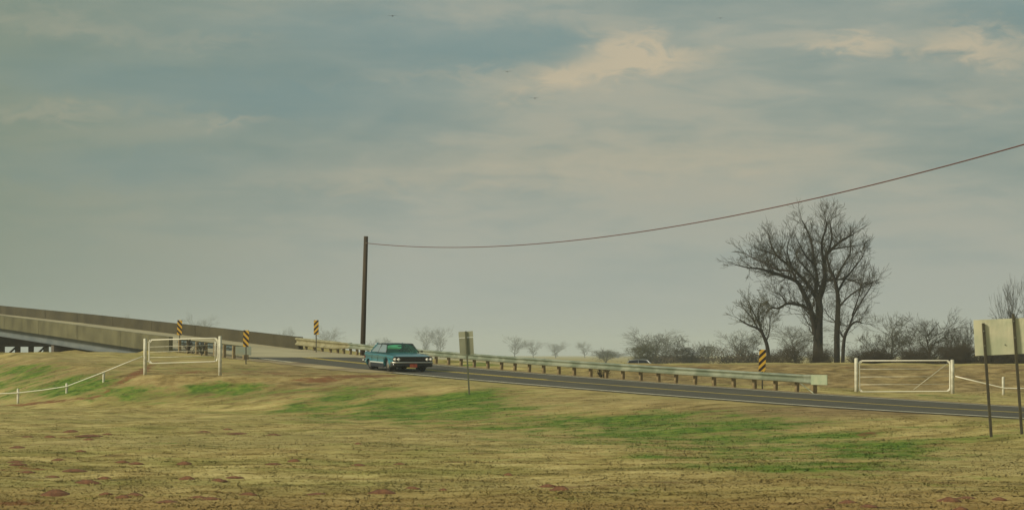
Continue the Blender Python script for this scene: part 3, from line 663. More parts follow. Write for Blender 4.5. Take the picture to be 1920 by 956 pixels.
def sedan(loc, yaw, label, paint, roofm, sill_m, wind_m, side_m, pitch=0., group=None, plate=True, driver=True):
    e = empty('car', loc, yaw, label, 'car', group); e.rotation_euler = (0, pitch, yaw)
    # car frame: +x forward, +y to the car's left, wheels on z = 0
    ip = lambda x, t: float(np.interp(x, [q[0] for q in t], [q[1] for q in t]))
    top = [(-2.78, .80), (-2.6, .90), (-2.0, .955), (-1.6, .965), (.9, .955), (1.3, .94), (2.0, .885), (2.6, .80), (2.74, .755)]
    shl = [(-2.78, .90), (-2.5, .945), (-1.6, .90), (.9, .885), (1.8, .86), (2.5, .80), (2.74, .76)]
    wid = [(-2.78, .90), (-2.4, .97), (-1.5, 1.0), (0, 1.01), (1.5, 1.01), (2.4, .98), (2.74, .955)]
    FX, RX = 1.62, -1.68; RA = .43
    def prof(x):
        z1, zs, y1 = ip(x, top), ip(x, shl), ip(x, wid)
        low = .235+(.20 if x < -2.2 else 0)*min(1, (-2.2-x)/.5 if x < -2.2 else 0)+(.14*(x-2.2)/.55 if x > 2.2 else 0)
        for c, h in ((FX, .43), (RX, .27)):
            d = abs(x-c)
            if d < RA: low = max(low, .34+h*math.sqrt(1-(d/RA)**2)*.82)
        return [(y1-.10, low), (y1-.05, low+.012), (y1-.01, max(low+.02, .38)), (y1+.012, max(low+.03, .44)), (y1-.055, max(low+.04, .54)), (y1-.045, max(low+.05, .66)), (y1+.01, zs-.13), (y1-.01, zs-.06),
                (y1-.055, zs-.012), (y1-.085, zs), (y1-.13, zs+.0), (y1-.19, zs+(z1-zs)*.35-.008), (y1*.62, zs+(z1-zs)*.85), (y1*.35, z1), (0, z1+.008)]
    car_mesh_body(2.74, prof, paint, 'body', e, ((FX, RA), (RX, RA)))
    MB().box((0, 0, .40), (5.0, 1.56, .36)).build('underbody', M['under'], e)
    for s in (1, -1):
        b = MB()
        for x0, x1 in ((RX+RA+.02, FX-RA-.02),): b.box(((x0+x1)/2, s*.985, .29), (x1-x0, .06, .19), None, .01)
        b.build('sill', sill_m, e)
        b = MB().box((-.02, s*1.022, .435), (FX-RX-2*RA-.06, .025, .06), None, .006).box((-2.42, s*.965, .44), (.56, .03, .03), Matrix.Rotation(s*.07, 3, 'Z')); b.build('side_trim', M['bright'], e)
        b = MB().box((-.1, s*.955, .885), (4.4, .02, .018)); b.build('belt_trim', M['chrome_dull'], e)
        for xd in (1.05, -.02, -1.08):
            MB().box((xd, s*.985, .63), (.012, .012, .40)).build('door_gap', M['under'], e)
        for xh in (.18, -.88): MB().box((xh, s*1.02, .79), (.16, .03, .025), None, .008).build('door_handle', M['chrome_dull'], e)
    # wheels
    for x in (FX, RX):
        for s in (1, -1):
            w = MB().lathe([(.20, -.105), (.33, -.105), (.355, -.07), (.36, 0), (.355, .07), (.33, .105), (.20, .105)], (0, 0, 0), 'Y', 24).build('tyre', M['rubber'], e); w.location = (x, s*.80, .36)
            h = MB().lathe([(.215, -.02), (.22, .005), (.19, .02), (.12, .018), (.07, .045), (.0001, .05)], (0, 0, 0), 'Y', 20).build('hubcap', M['hub'], w); h.location = (0, s*.10, 0)
            if s < 0: h.rotation_euler = (0, 0, math.pi)
            MB().box((0, -s*.08, 0), (.86, .08, .70)).build('wheel_well', M['under'], e).location = (x, s*.72, .40)
    # greenhouse: pillars, roof, glass
    zb, zt = .945, 1.385
    A0, A1 = (.98, .80), (.42, .60)          # windscreen foot and head: (x, y)
    C0, C1 = (-1.92, .78), (-1.30, .60)
    rf = MB(); vs = []; nx_, ny_ = 12, 9
    for i in range(nx_):
        x = A1[0]+.06+(C1[0]-.10-A1[0]-.06)*i/(nx_-1)
        for j in range(ny_):
            y = (j/(ny_-1)*2-1); d = (i/(nx_-1)*2-1)
            vs.append((x, y*.645, zt+.035-.035*abs(y)**3-.03*abs(d)**4))
    m0 = len(vs); vs += [(a, b*.985, c-.055) for a, b, c in vs]
    fs = []
    for i in range(nx_-1):
        for j in range(ny_-1):
            f = (i*ny_+j, i*ny_+j+1, (i+1)*ny_+j+1, (i+1)*ny_+j); fs.append(f); fs.append(tuple(q+m0 for q in f[::-1]))
    rg = [j for j in range(ny_)]+[i*ny_+ny_-1 for i in range(1, nx_)]+[(nx_-1)*ny_+j for j in range(ny_-2, -1, -1)]+[i*ny_ for i in range(nx_-2, 0, -1)]
    for a, b in zip(rg, rg[1:]+rg[:1]): fs.append((a, b, b+m0, a+m0))
    rf.add(vs, fs, True).build('roof', roofm, e)
    rl = MB(); rl.box(((A1[0]+C1[0])/2, 0, zt-.045), (1.4, 1.1, .01)); rl.build('headliner', M['seat'], e)
    def pane(p, name, m, t=.012, par=e):
        p = [Vector(q) for q in p]; n = (p[1]-p[0]).cross(p[2]-p[0]).normalized()*t
        k = len(p); return MB().add(p+[q-n for q in p], [tuple(range(k)), tuple(range(2*k-1, k-1, -1))]+[(i, (i+1) % k, (i+1) % k+k, i+k) for i in range(k)]).build(name, m, par)
    # curved windscreen
    def screen(x0, y0, x1, y1, bow, name, m, inset=0.):
        vs = []; n = 11
        for j in range(n):
            a = j/(n-1)*2-1; bx = bow*(1-a*a)
            for q in range(4):
                t = q/3; vs.append((x0+(x1-x0)*t+bx*(1-.4*t), a*(y0+(y1-y0)*t-.012), zb+.01+(zt-.02-zb)*t))
        fs = [(j*4+q, j*4+q+1, (j+1)*4+q+1, (j+1)*4+q) for j in range(n-1) for q in range(3)]
        return MB().add(vs, fs, True).build(name, m, e, fix=False)
    screen(A0[0], A0[1], A1[0], A1[1], .14, 'windscreen', wind_m)
    screen(C0[0], C0[1], C1[0], C1[1], -.16, 'rear_window', wind_m)
    for s in (1, -1):
        P0 = lambda x, y, z: Vector((x, s*y, z))
        for nm, a, b, r_ in (('front_pillar', P0(A0[0], A0[1]+.0, zb), P0(A1[0]+.04, A1[1]+.03, zt), .022), ('rear_pillar', P0(C0[0]+.02, C0[1], zb), P0(C1[0], C1[1]+.02, zt), .045), ('door_pillar', P0(-.42, .845, zb-.02), P0(-.42, .635, zt), .018)):
            MB().tube([a, b], r_, 6).build(nm, roofm if nm != 'rear_pillar' else paint, e)
        MB().tube([P0(A1[0]+.04, A1[1]+.03, zt), P0(-.4, .645, zt+.0), P0(C1[0], C1[1]+.03, zt-.01)], .02, 6).build('roof_rail', M['roofc'], e)
        yb = .845; yt = .632
        pane([P0(A0[0]-.10, yb-.02, zb+.005), P0(-.40, yb, zb+.005), P0(-.40, yt, zt-.02), P0(A1[0]+.0, yt-.015, zt-.02)][::s], 'side_window', side_m)
        pane([P0(-.44, yb, zb+.005), P0(C0[0]+.12, yb-.04, zb+.005), P0(C1[0]+.03, yt-.015, zt-.02), P0(-.44, yt, zt-.02)][::s], 'side_window', side_m)
        if s > 0: MB().box((.80, s*1.0, 1.0), (.05, .14, .09), None, .02).build('wing_mirror', M['chrome_dull'], e)
    # cabin
    MB().box((-.02, 0, .60), (2.9, 1.56, .32)).build('floor_pan', M['under'], e)
    for xx in (-.25, -1.25):
        MB().box((xx+.2, 0, .74), (.55, 1.4, .16), None, .05).box((xx-.12, 0, .89), (.16, 1.38, .36), Matrix.Rotation(-.18, 3, 'Y'), .05).build('bench_seat', M['seat'], e)
    MB().box((.80, 0, .90), (.34, 1.46, .12), None, .04).build('dashboard', M['roofc'], e)
    MB().box((.50, 0, 1.27), (.03, .24, .06), None, .01).build('rear_view_mirror', M['under'], e)
    sw = [(.50+.09*math.cos(w)*.4, .38+.19*math.sin(w), .98+.19*math.cos(w)*.92) for w in np.linspace(0, 2*math.pi, 21)]
    MB().tube(sw, .013, 5, False).build('steering_wheel', M['under'], e)
    # front: hood lip, grille, bars, lamps, bumper, plate
    MB().box((2.735, 0, .765), (.06, 1.88, .035), None, .012).build('hood_lip', M['chrome_dull'], e)
    gl_ = MB().box((2.735, 0, .635), (.05, 1.24, .215)).build('grille', M['grille'], e)
    for zz, hh, mm_ in ((.635, .022, M['chrome_dull']), (.70, .008, M['grille']), (.575, .008, M['grille']), (.735, .014, M['chrome_dull'])): MB().box((2.768, 0, zz), (.02, 1.22, hh)).build('grille_bar', mm_, gl_)
    b = MB()
    for k_ in range(-15, 16): b.box((2.764, k_*.04, .635), (.012, .006, .20))
    b.build('grille_fins', M['chrome_dull'], gl_)
    for s in (1, -1):
        hs_ = MB().box((2.728, s*.79, .635), (.06, .36, .225), None, .02).build('lamp_housing', M['grille'], e)
        for yy in (.70, .885):
            MB().lathe([(.088, 0), (.09, .028), (.078, .034)], (2.75, s*yy, .635), 'X', 18).build('lamp_ring', M['chrome_dull'], hs_)
            l = MB().lathe([(.074, .0), (.07, .02), (.045, .034), (.0001, .04)], (2.768, s*yy, .635), 'X', 16).build('headlight', M['lamp'], e)
    bp = [(2.55, 1.03), (2.74, .98), (2.84, .80), (2.88, .4), (2.89, 0), (2.88, -.4), (2.84, -.80), (2.74, -.98), (2.55, -1.03)]
    pr = [(0, .065), (.022, .05), (.03, .0), (.02, -.05), (0, -.065), (-.04, -.05), (-.04, .05)]
    def sweep_b(pts_, z, sc_, m, name):
        path = []
        for i, (x, y) in enumerate(pts_):
            t = Vector((pts_[min(i+1, len(pts_)-1)][0]-pts_[max(i-1, 0)][0], pts_[min(i+1, len(pts_)-1)][1]-pts_[max(i-1, 0)][1], 0)).normalized()
            nrm = Vector((-t.y, t.x, 0)); path.append((Vector((x, y, z)), nrm if nrm.x > 0 or abs(y) > .9 and nrm.y*y > 0 else nrm, ZV))
        return MB().sweep(path, [(a*sc_[0], b*sc_[1]) for a, b in pr], smooth=True).build(name, m, e)
    fb = sweep_b(bp, .475, (1, .62), M['chrome'], 'front_bumper')
    lo = [(x-.05, y*.97) for x, y in bp]
    sweep_b(lo, .345, (1.6, 1.35), M['valance'], 'lower_valance')
    for s in (1, -1):
        MB().box((2.80, s*.86, .36), (.05, .20, .07), Matrix.Rotation(-s*.3, 3, 'Z'), .02).build('indicator_lamp', M['chrome_dull'], e)
    rb = [(-x+.06, y) for x, y in bp]
    sweep_b(rb[::-1], .46, (1, 1.1), M['chrome'], 'rear_bumper')
    for s in (1, -1): MB().box((-2.755, s*.80, .66), (.03, .22, .10), None, .01).build('tail_lamp', M['plate'], e)
    if plate:
        pl_ = MB().box((2.90, .0, .315), (.02, .36, .17), None, .01).build('licence_plate', M['plate'], e)
    return e
carx = px(758, 692, 136.5)
CY = R(-90)+R(18.5)                           # heads towards the camera and a little to its right
def road_seat(x, y):
    s, o = so_of(np.array([x]), np.array([y])); return float(zr(s)[0])
cs, co = so_of(carx.x, carx.y)
cs, co = -.4, 6.35
cp = P(cs, co, .0)
car = sedan(cp, CY, 'teal vintage sedan with dark roof and chrome front driving down the road', M['teal'], M['roofc'], M['sill'], M['glass'], M['side_glass'], pitch=R(1.35))
car.scale = (1.05, 1.08, 1.0)
# second car: only its roof shows above the levee
c2 = px(1189, 0, 196)
sedan((c2.x, 196, -.335-1.42), R(178), 'silver car with dark windows, only its roof showing above the bank beyond the guardrail', M['silver'], M['silver'], M['sill'], M['dark_glass'], M['dark_glass'], plate=False).scale = (.70, .9, 1)

# driver: one skinned body
def person(parent_car, off):
    skv = {'hip': (-.10, .38, .86), 'belly': (-.13, .38, 1.0), 'chest': (-.10, .38, 1.12), 'neck': (-.06, .38, 1.20), 'head': (-.03, .38, 1.29), 'crown': (-.03, .38, 1.33)}
    V_ = [(-.05, 0, .80), (-.12, 0, .93), (-.12, 0, 1.06), (-.09, 0, 1.15), (-.06, 0, 1.21), (-.04, 0, 1.275),
          (-.09, .19, 1.10), (.10, .24, .96), (.33, .16, 1.03), (.40, .14, 1.06), (-.09, -.19, 1.10), (.10, -.24, .96), (.33, -.16, 1.03), (.40, -.14, 1.06),
          (.02, .11, .80), (.42, .12, .84), (.62, .12, .55), (.02, -.11, .80), (.42, -.12, .84), (.62, -.12, .55)]
    E_ = [(0, 1), (1, 2), (2, 3), (3, 4), (4, 5), (3, 6), (6, 7), (7, 8), (8, 9), (3, 10), (10, 11), (11, 12), (12, 13), (0, 14), (14, 15), (15, 16), (0, 17), (17, 18), (18, 19)]
    Rr = [.15, .14, .16, .13, .06, .06, .065, .05, .04, .035, .065, .05, .04, .035, .09, .075, .055, .09, .075, .055]
    me = bpy.data.meshes.new('person'); me.from_pydata(V_, E_, []); o = bpy.data.objects.new('person', me); col.objects.link(o)
    sk = o.modifiers.new('skin', 'SKIN'); 
    for i, r_ in enumerate(Rr): me.skin_vertices[0].data[i].radius = (r_, r_) if i != 5 else (.05, .05)
    me.skin_vertices[0].data[0].use_root = True
    ss = o.modifiers.new('sub', 'SUBSURF'); ss.levels = 1; ss.render_levels = 1
    me.materials.append(M['cloth']); tag(o, 'driver in dark clothing behind the wheel of the teal car, hands on the steering wheel', 'person')
    h = MB(); prof = [(.0001, -.115), (.045, -.108), (.062, -.075), (.072, -.03), (.078, .02), (.074, .065), (.052, .10), (.0001, .118)]
    h.lathe(prof, (0, 0, 0), 'Z', 14)
    h.v = [(x*1.22 + (.012 if x > 0 and abs(y) < .02 and -.03 < z < .02 else 0), y*.95, z) for x, y, z in h.v]
    hd = h.build('head', M['skin'], o); hd.location = (-.03, 0, 1.305-.0)
    MB().lathe([(.075, .0), (.082, .03), (.075, .075), (.05, .11), (.0001, .125)], (-.018, 0, 0), 'Z', 14).build('hair', M['hair'], hd)
    MB().tube([(.09, 0, .01), (.115, 0, -.02), (.09, 0, -.03)], .012, 5).build('nose', M['skin'], hd)
    for s in (1, -1):
        MB().tube([(.08, s*.03, .012), (.098, s*.03, .012)], .010, 5).build('eye', M['under'], hd)
        MB().tube([(.0, s*.072, .01), (.0, s*.088, -.01)], .022, 5).build('ear', M['skin'], hd)
        hb = MB().box((.405, s*.145, 1.075), (.09, .03, .09), None, .012)
        for f_ in range(4): hb.tube([(.43, s*.145, 1.11-f_*.022), (.475, s*.15, 1.115-f_*.022), (.49, s*.165, 1.11-f_*.022)], .010, 5)
        hb.tube([(.40, s*.13, 1.10), (.43, s*.12, 1.13)], .011, 5); hb.build('hand', M['skin'], o)
    MB().tube([(.085, -.02, -.055), (.092, 0, -.058), (.085, .02, -.055)], .006, 5).build('mouth', M['plate'], hd)
    bpy.context.view_layer.update()
    o.matrix_basis = parent_car.matrix_basis @ Matrix.Translation(off)
    return o
person(car, Vector((-.12, .38, -.06)))

# ------------------------------------------------------------------ trees
class Segs:
    def __init__(s): s.a = []; s.b = []; s.ra = []; s.rb = []
    def add(s, a, b, ra, rb): s.a.append(a); s.b.append(b); s.ra.append(ra); s.rb.append(rb)
    def build(s, name, m, parent, n=3):
        a = np.array(s.a); b = np.array(s.b); ra = np.array(s.ra)[:, None, None]; rb = np.array(s.rb)[:, None, None]; d = b-a; d /= np.maximum(np.linalg.norm(d, axis=1, keepdims=True), 1e-6)
        h = np.where(np.abs(d[:, 2:3]) < .9, np.array([[0, 0, 1.]]), np.array([[1., 0, 0]])); p = np.cross(d, h); p /= np.linalg.norm(p, axis=1, keepdims=True); q = np.cross(d, p)
        w = np.arange(n)*2*np.pi/n; ring = p[:, None]*np.cos(w)[None, :, None]+q[:, None]*np.sin(w)[None, :, None]
        A_ = a[:, None]+ring*ra; B_ = b[:, None]+ring*rb; V_ = np.concatenate([A_, B_], 1).reshape(-1, 3)
        k = np.arange(n); f = np.stack([k, (k+1) % n, (k+1) % n+n, k+n], -1); Fq = (np.arange(len(a))[:, None, None]*2*n+f[None]).reshape(-1, 4)
        return mesh_np(name, V_, Fq, m, parent, smooth=n > 4)
def grow(S, p, d, L, r, depth, rd, kids=3, spread=.75, up=.10, rmin=.012, seg=4):
    """one branch and its children; p, d are numpy vectors"""
    st = L/seg; q = p; nodes = []
    for i in range(seg):
        d = d+np.array([rd.gauss(0, .16), rd.gauss(0, .16), rd.gauss(0, .12)+up]); d = d/np.linalg.norm(d)
        q2 = q+d*st; r2 = max(rmin, r*(1-.45*(i+1)/seg)); S.add(q, q2, max(rmin, r*(1-.45*i/seg)), r2); q = q2; nodes.append((q, d, r2))
    if depth <= 0: return
    for i in range(kids):
        qq, dd, rr = nodes[-1] if i == 0 else nodes[rd.randint(0, seg-1)]
        ax = np.array([rd.gauss(0, 1), rd.gauss(0, 1), rd.gauss(0, .8)]); nd = dd+ax/np.linalg.norm(ax)*spread*(.5 if i == 0 else 1)
        nd = nd/np.linalg.norm(nd); grow(S, qq, nd, L*rd.uniform(.6, .82), rr*rd.uniform(.55, .75), depth-1, rd, kids, spread, up, rmin, max(2, seg-1) if depth < 3 else seg)
def spline(pts, n=5):
    out = []
    for i in range(len(pts)-1):
        p0, p1, p2, p3 = pts[max(i-1, 0)], pts[i], pts[i+1], pts[min(i+2, len(pts)-1)]
        for k in range(n):
            t = k/n; out.append(.5*((2*p1)+(p2-p0)*t+(2*p0-5*p1+4*p2-p3)*t*t+(3*p1-p0-3*p2+p3)*t**3))
    out.append(pts[-1]); return out
def zoompt(x, y, Z, dy=0.): return np.array(px(1320+x/2.655, 360+y/2.655, Z))+np.array([0, dy, 0])
def drawn_tree(limbs, Z, loc_px, label, seed, trunk_m, twig_m, depth=3, twig_len=1.5, rmin=.012, cat='tree', density=1., redl=()):
    rd = random.Random(seed); gx = px(*loc_px, Z); e = empty('bare_tree', (gx.x, Z, T(gx.x, Z)), 0, label, cat); off = np.array(e.location)
    tw = Segs(); redS = Segs()
    for li, (pts, r0, r1, dpt) in enumerate(limbs):
        n = len(pts); P_ = []; cxz = (loc_px[0]-1320)*2.655
        for i, (x, y) in enumerate(pts): P_.append(zoompt(cxz+(x-cxz)*.93, 852-(852-y)*.94 if y < 845 else y, Z, dpt*i/(n-1)*2.2)-off)
        if li == 0 or pts[0][1] > 840: P_[0][2] = -.3
        trunk = Segs()
        sp_ = spline(P_, 5); m_ = len(sp_)
        tgt = redS if li in redl else trunk
        for i in range(m_-1):
            a, b = r0+(r1-r0)*i/(m_-1), r0+(r1-r0)*(i+1)/(m_-1)
            flare = 1.35 if (i == 0 and pts[0][1] > 840) else 1.
            tgt.add(sp_[i], sp_[i+1]+(sp_[i+1]-sp_[i])*.05, a*flare, b)
            frac = i/(m_-1)
            if (frac > .30 or li > 0) and pts[0][1] <= 840 or frac > .55:
                for _ in range(2 if rd.random() < .10 else 1):
                    d = sp_[i+1]-sp_[i]; d = d/np.linalg.norm(d); ax = np.array([rd.gauss(0, 1), rd.gauss(0, 1), rd.gauss(0, .7)+.3]); nd = d*.55+ax/np.linalg.norm(ax)*.95; nd /= np.linalg.norm(nd); tl = twig_len*(1.25-.75*frac)
                    grow(tw, sp_[i], nd, tl*rd.uniform(.45, 1.25), b*.25+.012, 3 if rd.random() < .6 else 2, rd, 3, .72, .07, rmin, 4)
        if trunk.a: (setattr(trunk, 'ra', [q*1.08 for q in trunk.ra]), setattr(trunk, 'rb', [q*1.08 for q in trunk.rb]), trunk.build('trunk' if li == 0 else 'limb', trunk_m, e, 8))
        d = sp_[-1]-sp_[-3]; d = d/np.linalg.norm(d)
        for _ in range(2): grow(tw, sp_[-1], d, twig_len*.7, r1*.5, 2, rd, 3, .8, .05, rmin, 4)
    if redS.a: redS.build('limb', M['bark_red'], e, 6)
    cr = tw.build('crown', twig_m, e, 3); return e
ZT = 222.
big = [([(568, 852), (566, 780), (568, 720), (570, 640), (575, 560), (572, 515), (590, 465), (605, 400), (604, 300), (640, 250), (700, 200), (755, 172)], .42, .05, .0),
       ([(570, 540), (560, 480), (568, 400), (560, 330), (550, 240), (532, 160), (500, 90)], .17, .04, 1.),
       ([(552, 700), (540, 620), (512, 535), (482, 475), (452, 425), (400, 400), (340, 382), (300, 370), (240, 355), (180, 350), (115, 335)], .24, .035, -1.),
       ([(560, 505), (522, 440), (470, 380), (425, 332), (372, 292), (340, 240), (325, 180)], .17, .035, 1.2),
       ([(545, 592), (500, 556), (450, 541), (400, 538), (352, 560), (312, 562), (285, 585)], .14, .03, -.5),
       ([(452, 425), (430, 368), (352, 357), (300, 326), (240, 300), (190, 270)], .11, .03, .6),
       ([(604, 418), (650, 412), (720, 410), (790, 435)], .10, .03, -.6),
       ([(600, 330), (582, 220), (600, 140), (590, 95)], .12, .03, -1.2),
       ([(625, 270), (650, 170), (642, 85)], .10, .03, .8),
       ([(372, 292), (300, 262), (250, 245)], .07, .025, .3),
       ([(400, 538), (372, 490), (335, 475)], .07, .02, .5),
       ([(560, 330), (500, 290), (440, 190)], .09, .025, -.8),
       ([(640, 250), (700, 240), (760, 232)], .08, .025, -.5),
       ([(590, 465), (540, 380), (480, 300), (460, 230)], .10, .025, 1.5),
       ([(425, 332), (400, 260), (410, 200)], .07, .025, -.4)]
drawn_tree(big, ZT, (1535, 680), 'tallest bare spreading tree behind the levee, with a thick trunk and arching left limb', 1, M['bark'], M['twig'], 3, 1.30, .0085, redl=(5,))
t2 = [([(661, 852), (661, 700), (668, 560), (665, 480), (650, 410), (622, 345), (610, 290)], .25, .06, 0.), ([(668, 475), (700, 420), (760, 350), (810, 290), (830, 250)], .09, .03, 1.), ([(668, 560), (720, 500), (790, 450), (850, 420)], .08, .025, -1.),
      ([(652, 415), (700, 330), (740, 270), (745, 200)], .08, .03, .5), ([(664, 640), (620, 600), (600, 560)], .05, .02, .4)]
drawn_tree(t2, ZT-3, (1569, 680), 'slim straight bare tree just right of the tallest tree', 2, M['bark'], M['twig'], 3, 1.15, .0080)
t3 = [([(686, 852), (695, 740), (722, 665), (760, 632), (795, 640)], .16, .04, 0.), ([(697, 720), (676, 680), (690, 620)], .07, .03, .4), ([(722, 665), (750, 600), (800, 520), (850, 450), (865, 410)], .08, .025, .8), ([(740, 600), (770, 500), (790, 400)], .06, .02, -.6)]
drawn_tree(t3, ZT-5, (1582, 680), 'forked low bare tree leaning right beside the slim straight tree', 3, M['bark'], M['twig'], 3, 1.15, .0080)
t4 = [([(326, 852), (316, 780), (290, 700), (262, 668), (215, 650), (165, 620)], .17, .04, 0.), ([(296, 715), (272, 640), (240, 570), (225, 520)], .08, .025, .8), ([(305, 745), (322, 680), (320, 610)], .06, .02, -.5), ([(262, 668), (240, 620), (200, 570)], .05, .02, .3), ([(290, 700), (270, 600), (290, 530)], .05, .02, .8)]
drawn_tree(t4, ZT-8, (1443, 680), 'small crooked bare tree leaning left behind the orange marker', 4, M['bark'], mat('olive_twigs', (.06, .056, .026), .95), 3, 1.0, .0088)

# generic bare trees: five shapes, each tree its own thing
def proto_tree(seed, depth, kids, spread, up, rmin, trunk_h=.28, lean_=0., stems=1):
    """a leader with side limbs all the way up, filling a rounded crown"""
    rd = random.Random(seed); tr = Segs(); tw = Segs()
    for k_ in range(stems):
        p = np.array([rd.uniform(-.18, .18)*(stems > 1), rd.uniform(-.1, .1)*(stems > 1), 0.]); d = np.array([lean_+rd.gauss(0, .22*(stems > 1)+.04), rd.gauss(0, .12), 1.]); d /= np.linalg.norm(d); r = .020/stems**.5
        n = 14; q = p; top_ = rd.uniform(.72, .85)
        for i in range(n):
            f_ = (i+1)/n; d2 = d+np.array([rd.gauss(0, .13), rd.gauss(0, .10), 0]); d2 /= np.linalg.norm(d2); q2 = q+d2*top_/n; tr.add(q, q2+(q2-q)*.1, r*(1.1-.9*i/n), r*(1.1-.9*f_)); q = q2
            if f_ > trunk_h:
                for _ in range(2 if stems == 1 else 1):
                    a = rd.uniform(0, 6.28); el_ = rd.uniform(.35, 1.1); nd = np.array([math.cos(a), math.sin(a)*.8, el_]); nd /= np.linalg.norm(nd)
                    grow(tw, q, nd, (.22*math.sin(math.pi*min(1, (1-f_)*.75+.22))+.02)*rd.uniform(.35, 1.45), r*(.75-.5*f_), depth-(f_ > .9), rd, kids, spread, up, rmin, 3)
        grow(tw, q, d, .12, r*.2, depth-1, rd, kids, spread, up, rmin, 3)
    a_ = np.array(tw.b); h = np.percentile(a_[:, 2], 99.7); w = np.percentile(np.abs(a_[:, 0]), 98)
    return tr, tw, h, w
def scaled(S, h, w):
    o = Segs(); f = np.array([1/w*.5, 1/w*.5, 1/h]); o.a = [p*f for p in S.a]; o.b = [p*f for p in S.b]; o.ra = list(S.ra); o.rb = list(S.rb); return o
protos = []
for sd_, args in enumerate([dict(depth=3, kids=4, spread=.8, up=.08, rmin=.0016, trunk_h=.14), dict(depth=3, kids=4, spread=.65, up=.14, rmin=.0016, trunk_h=.16), dict(depth=3, kids=4, spread=.9, up=.03, rmin=.0018, trunk_h=.15, stems=2),
                            dict(depth=3, kids=4, spread=.7, up=.16, rmin=.0015, trunk_h=.2, lean_=.12), dict(depth=3, kids=4, spread=.9, up=.05, rmin=.0018, trunk_h=.08, stems=6)]):
    tr, tw, h, w = proto_tree(20+sd_, **args); protos.append((scaled(tr, h, w), scaled(tw, h, w)))
meshes = {}
def bare(name, x, yb, ytop, wpx, Z, kind, label, cat='tree', group=None, twm='twig', rz=None, trm='bark'):
    zb = -1.85 if Z > 180 else T(px(x, 0, Z).x, Z); k = Z/F; h = (HY-ytop)*k-zb; wd = wpx*k
    e = empty(name, (px(x, 0, Z).x, Z, zb-.02), 0, label, cat, group)
    key = (kind, twm, trm)
    if key not in meshes:
        a = protos[kind][0].build('trunk', M[trm], None, 6); b = protos[kind][1].build('crown', M[twm], None, 3); meshes[key] = (a.data, b.data); bpy.data.objects.remove(a); bpy.data.objects.remove(b)
    for nm, dt in zip(('trunk', 'crown'), meshes[key]):
        o = bpy.data.objects.new(nm, dt); col.objects.link(o); o.parent = e; o.scale = (wd, wd*.8, h)
    e.rotation_euler = (0, 0, rz if rz is not None else random.choice((0, math.pi))+random.uniform(-.5, .5)); return e
# leafy clumps for the few evergreen shapes
def leafy(name, x, ytop, wpx, Z, label, mname, seed, n=2600, cat='shrub', group=None, dens=1., zb=None):
    rd = np.random.default_rng(seed); k = Z/F; zb = -1.85 if zb is None else zb; h = (HY-ytop)*k-zb; w = wpx*k/2
    e = empty(name, (px(x, 0, Z).x, Z, zb), 0, label, cat, group)
    cl = rd.normal(0, 1, (26, 3)); cl /= np.linalg.norm(cl, axis=1, keepdims=True); cl *= rd.uniform(.3, .8, (26, 1)); cl = cl*np.array([w, w*.7, h*.5])+np.array([0, 0, h*.55])
    c = cl[rd.integers(0, 26, n)]+rd.normal(0, 1, (n, 3))*np.array([w, w*.7, h*.5])*.20
    c[:, 2] = np.clip(c[:, 2], .1, h*1.05); a, b = rd.normal(0, 1, (2, n, 3)); a /= np.linalg.norm(a, axis=1, keepdims=True); b /= np.linalg.norm(b, axis=1, keepdims=True); s_ = .10*h/3*dens*rd.uniform(.5, 1.2, (n, 1))
    V_ = np.stack([c-a*s_, c+a*s_, c+b*s_*1.3], 1).reshape(-1, 3)
    mesh_np('crown', V_, np.arange(3*n).reshape(-1, 3), M[mname], e)
    S = Segs(); r_ = random.Random(seed)
    for i in range(5): 
        q = np.array([0, 0, 0.]); d = np.array([r_.gauss(0, .4), r_.gauss(0, .3), 1.]); d /= np.linalg.norm(d); grow(S, q, d, h*.55, .06*h/3, 2, r_, 3, .7, .1, .015, 3)
    S.build('stem', M['twig'], e, 4); return e

# right-hand tree line behind the levee
RL = [  # x, ytop, width px, Z, kind, twig material, label
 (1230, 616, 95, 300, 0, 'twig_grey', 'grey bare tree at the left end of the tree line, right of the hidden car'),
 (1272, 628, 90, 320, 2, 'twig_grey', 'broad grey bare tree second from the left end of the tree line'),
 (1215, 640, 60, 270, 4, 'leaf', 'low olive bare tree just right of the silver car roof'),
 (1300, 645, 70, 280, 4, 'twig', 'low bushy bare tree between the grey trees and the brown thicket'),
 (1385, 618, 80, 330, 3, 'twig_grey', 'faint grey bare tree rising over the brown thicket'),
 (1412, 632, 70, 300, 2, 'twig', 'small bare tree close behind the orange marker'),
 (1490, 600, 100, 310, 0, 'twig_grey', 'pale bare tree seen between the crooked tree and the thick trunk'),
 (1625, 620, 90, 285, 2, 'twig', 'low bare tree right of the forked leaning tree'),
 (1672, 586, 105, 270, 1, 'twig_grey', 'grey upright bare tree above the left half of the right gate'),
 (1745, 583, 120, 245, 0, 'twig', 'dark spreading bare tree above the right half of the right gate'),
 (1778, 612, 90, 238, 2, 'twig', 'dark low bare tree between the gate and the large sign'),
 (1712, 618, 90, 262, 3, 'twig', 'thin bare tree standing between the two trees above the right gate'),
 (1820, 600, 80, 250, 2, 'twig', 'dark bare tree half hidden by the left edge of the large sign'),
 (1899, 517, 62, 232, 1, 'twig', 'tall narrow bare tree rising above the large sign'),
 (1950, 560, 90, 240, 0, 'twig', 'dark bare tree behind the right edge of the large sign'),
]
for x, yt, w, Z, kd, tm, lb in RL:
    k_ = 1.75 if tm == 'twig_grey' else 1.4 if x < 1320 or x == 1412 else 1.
    bare('bare_tree', x, 682, yt, w*(1.15 if k_ > 1 else 1), Z*k_, kd, lb, twm=tm)
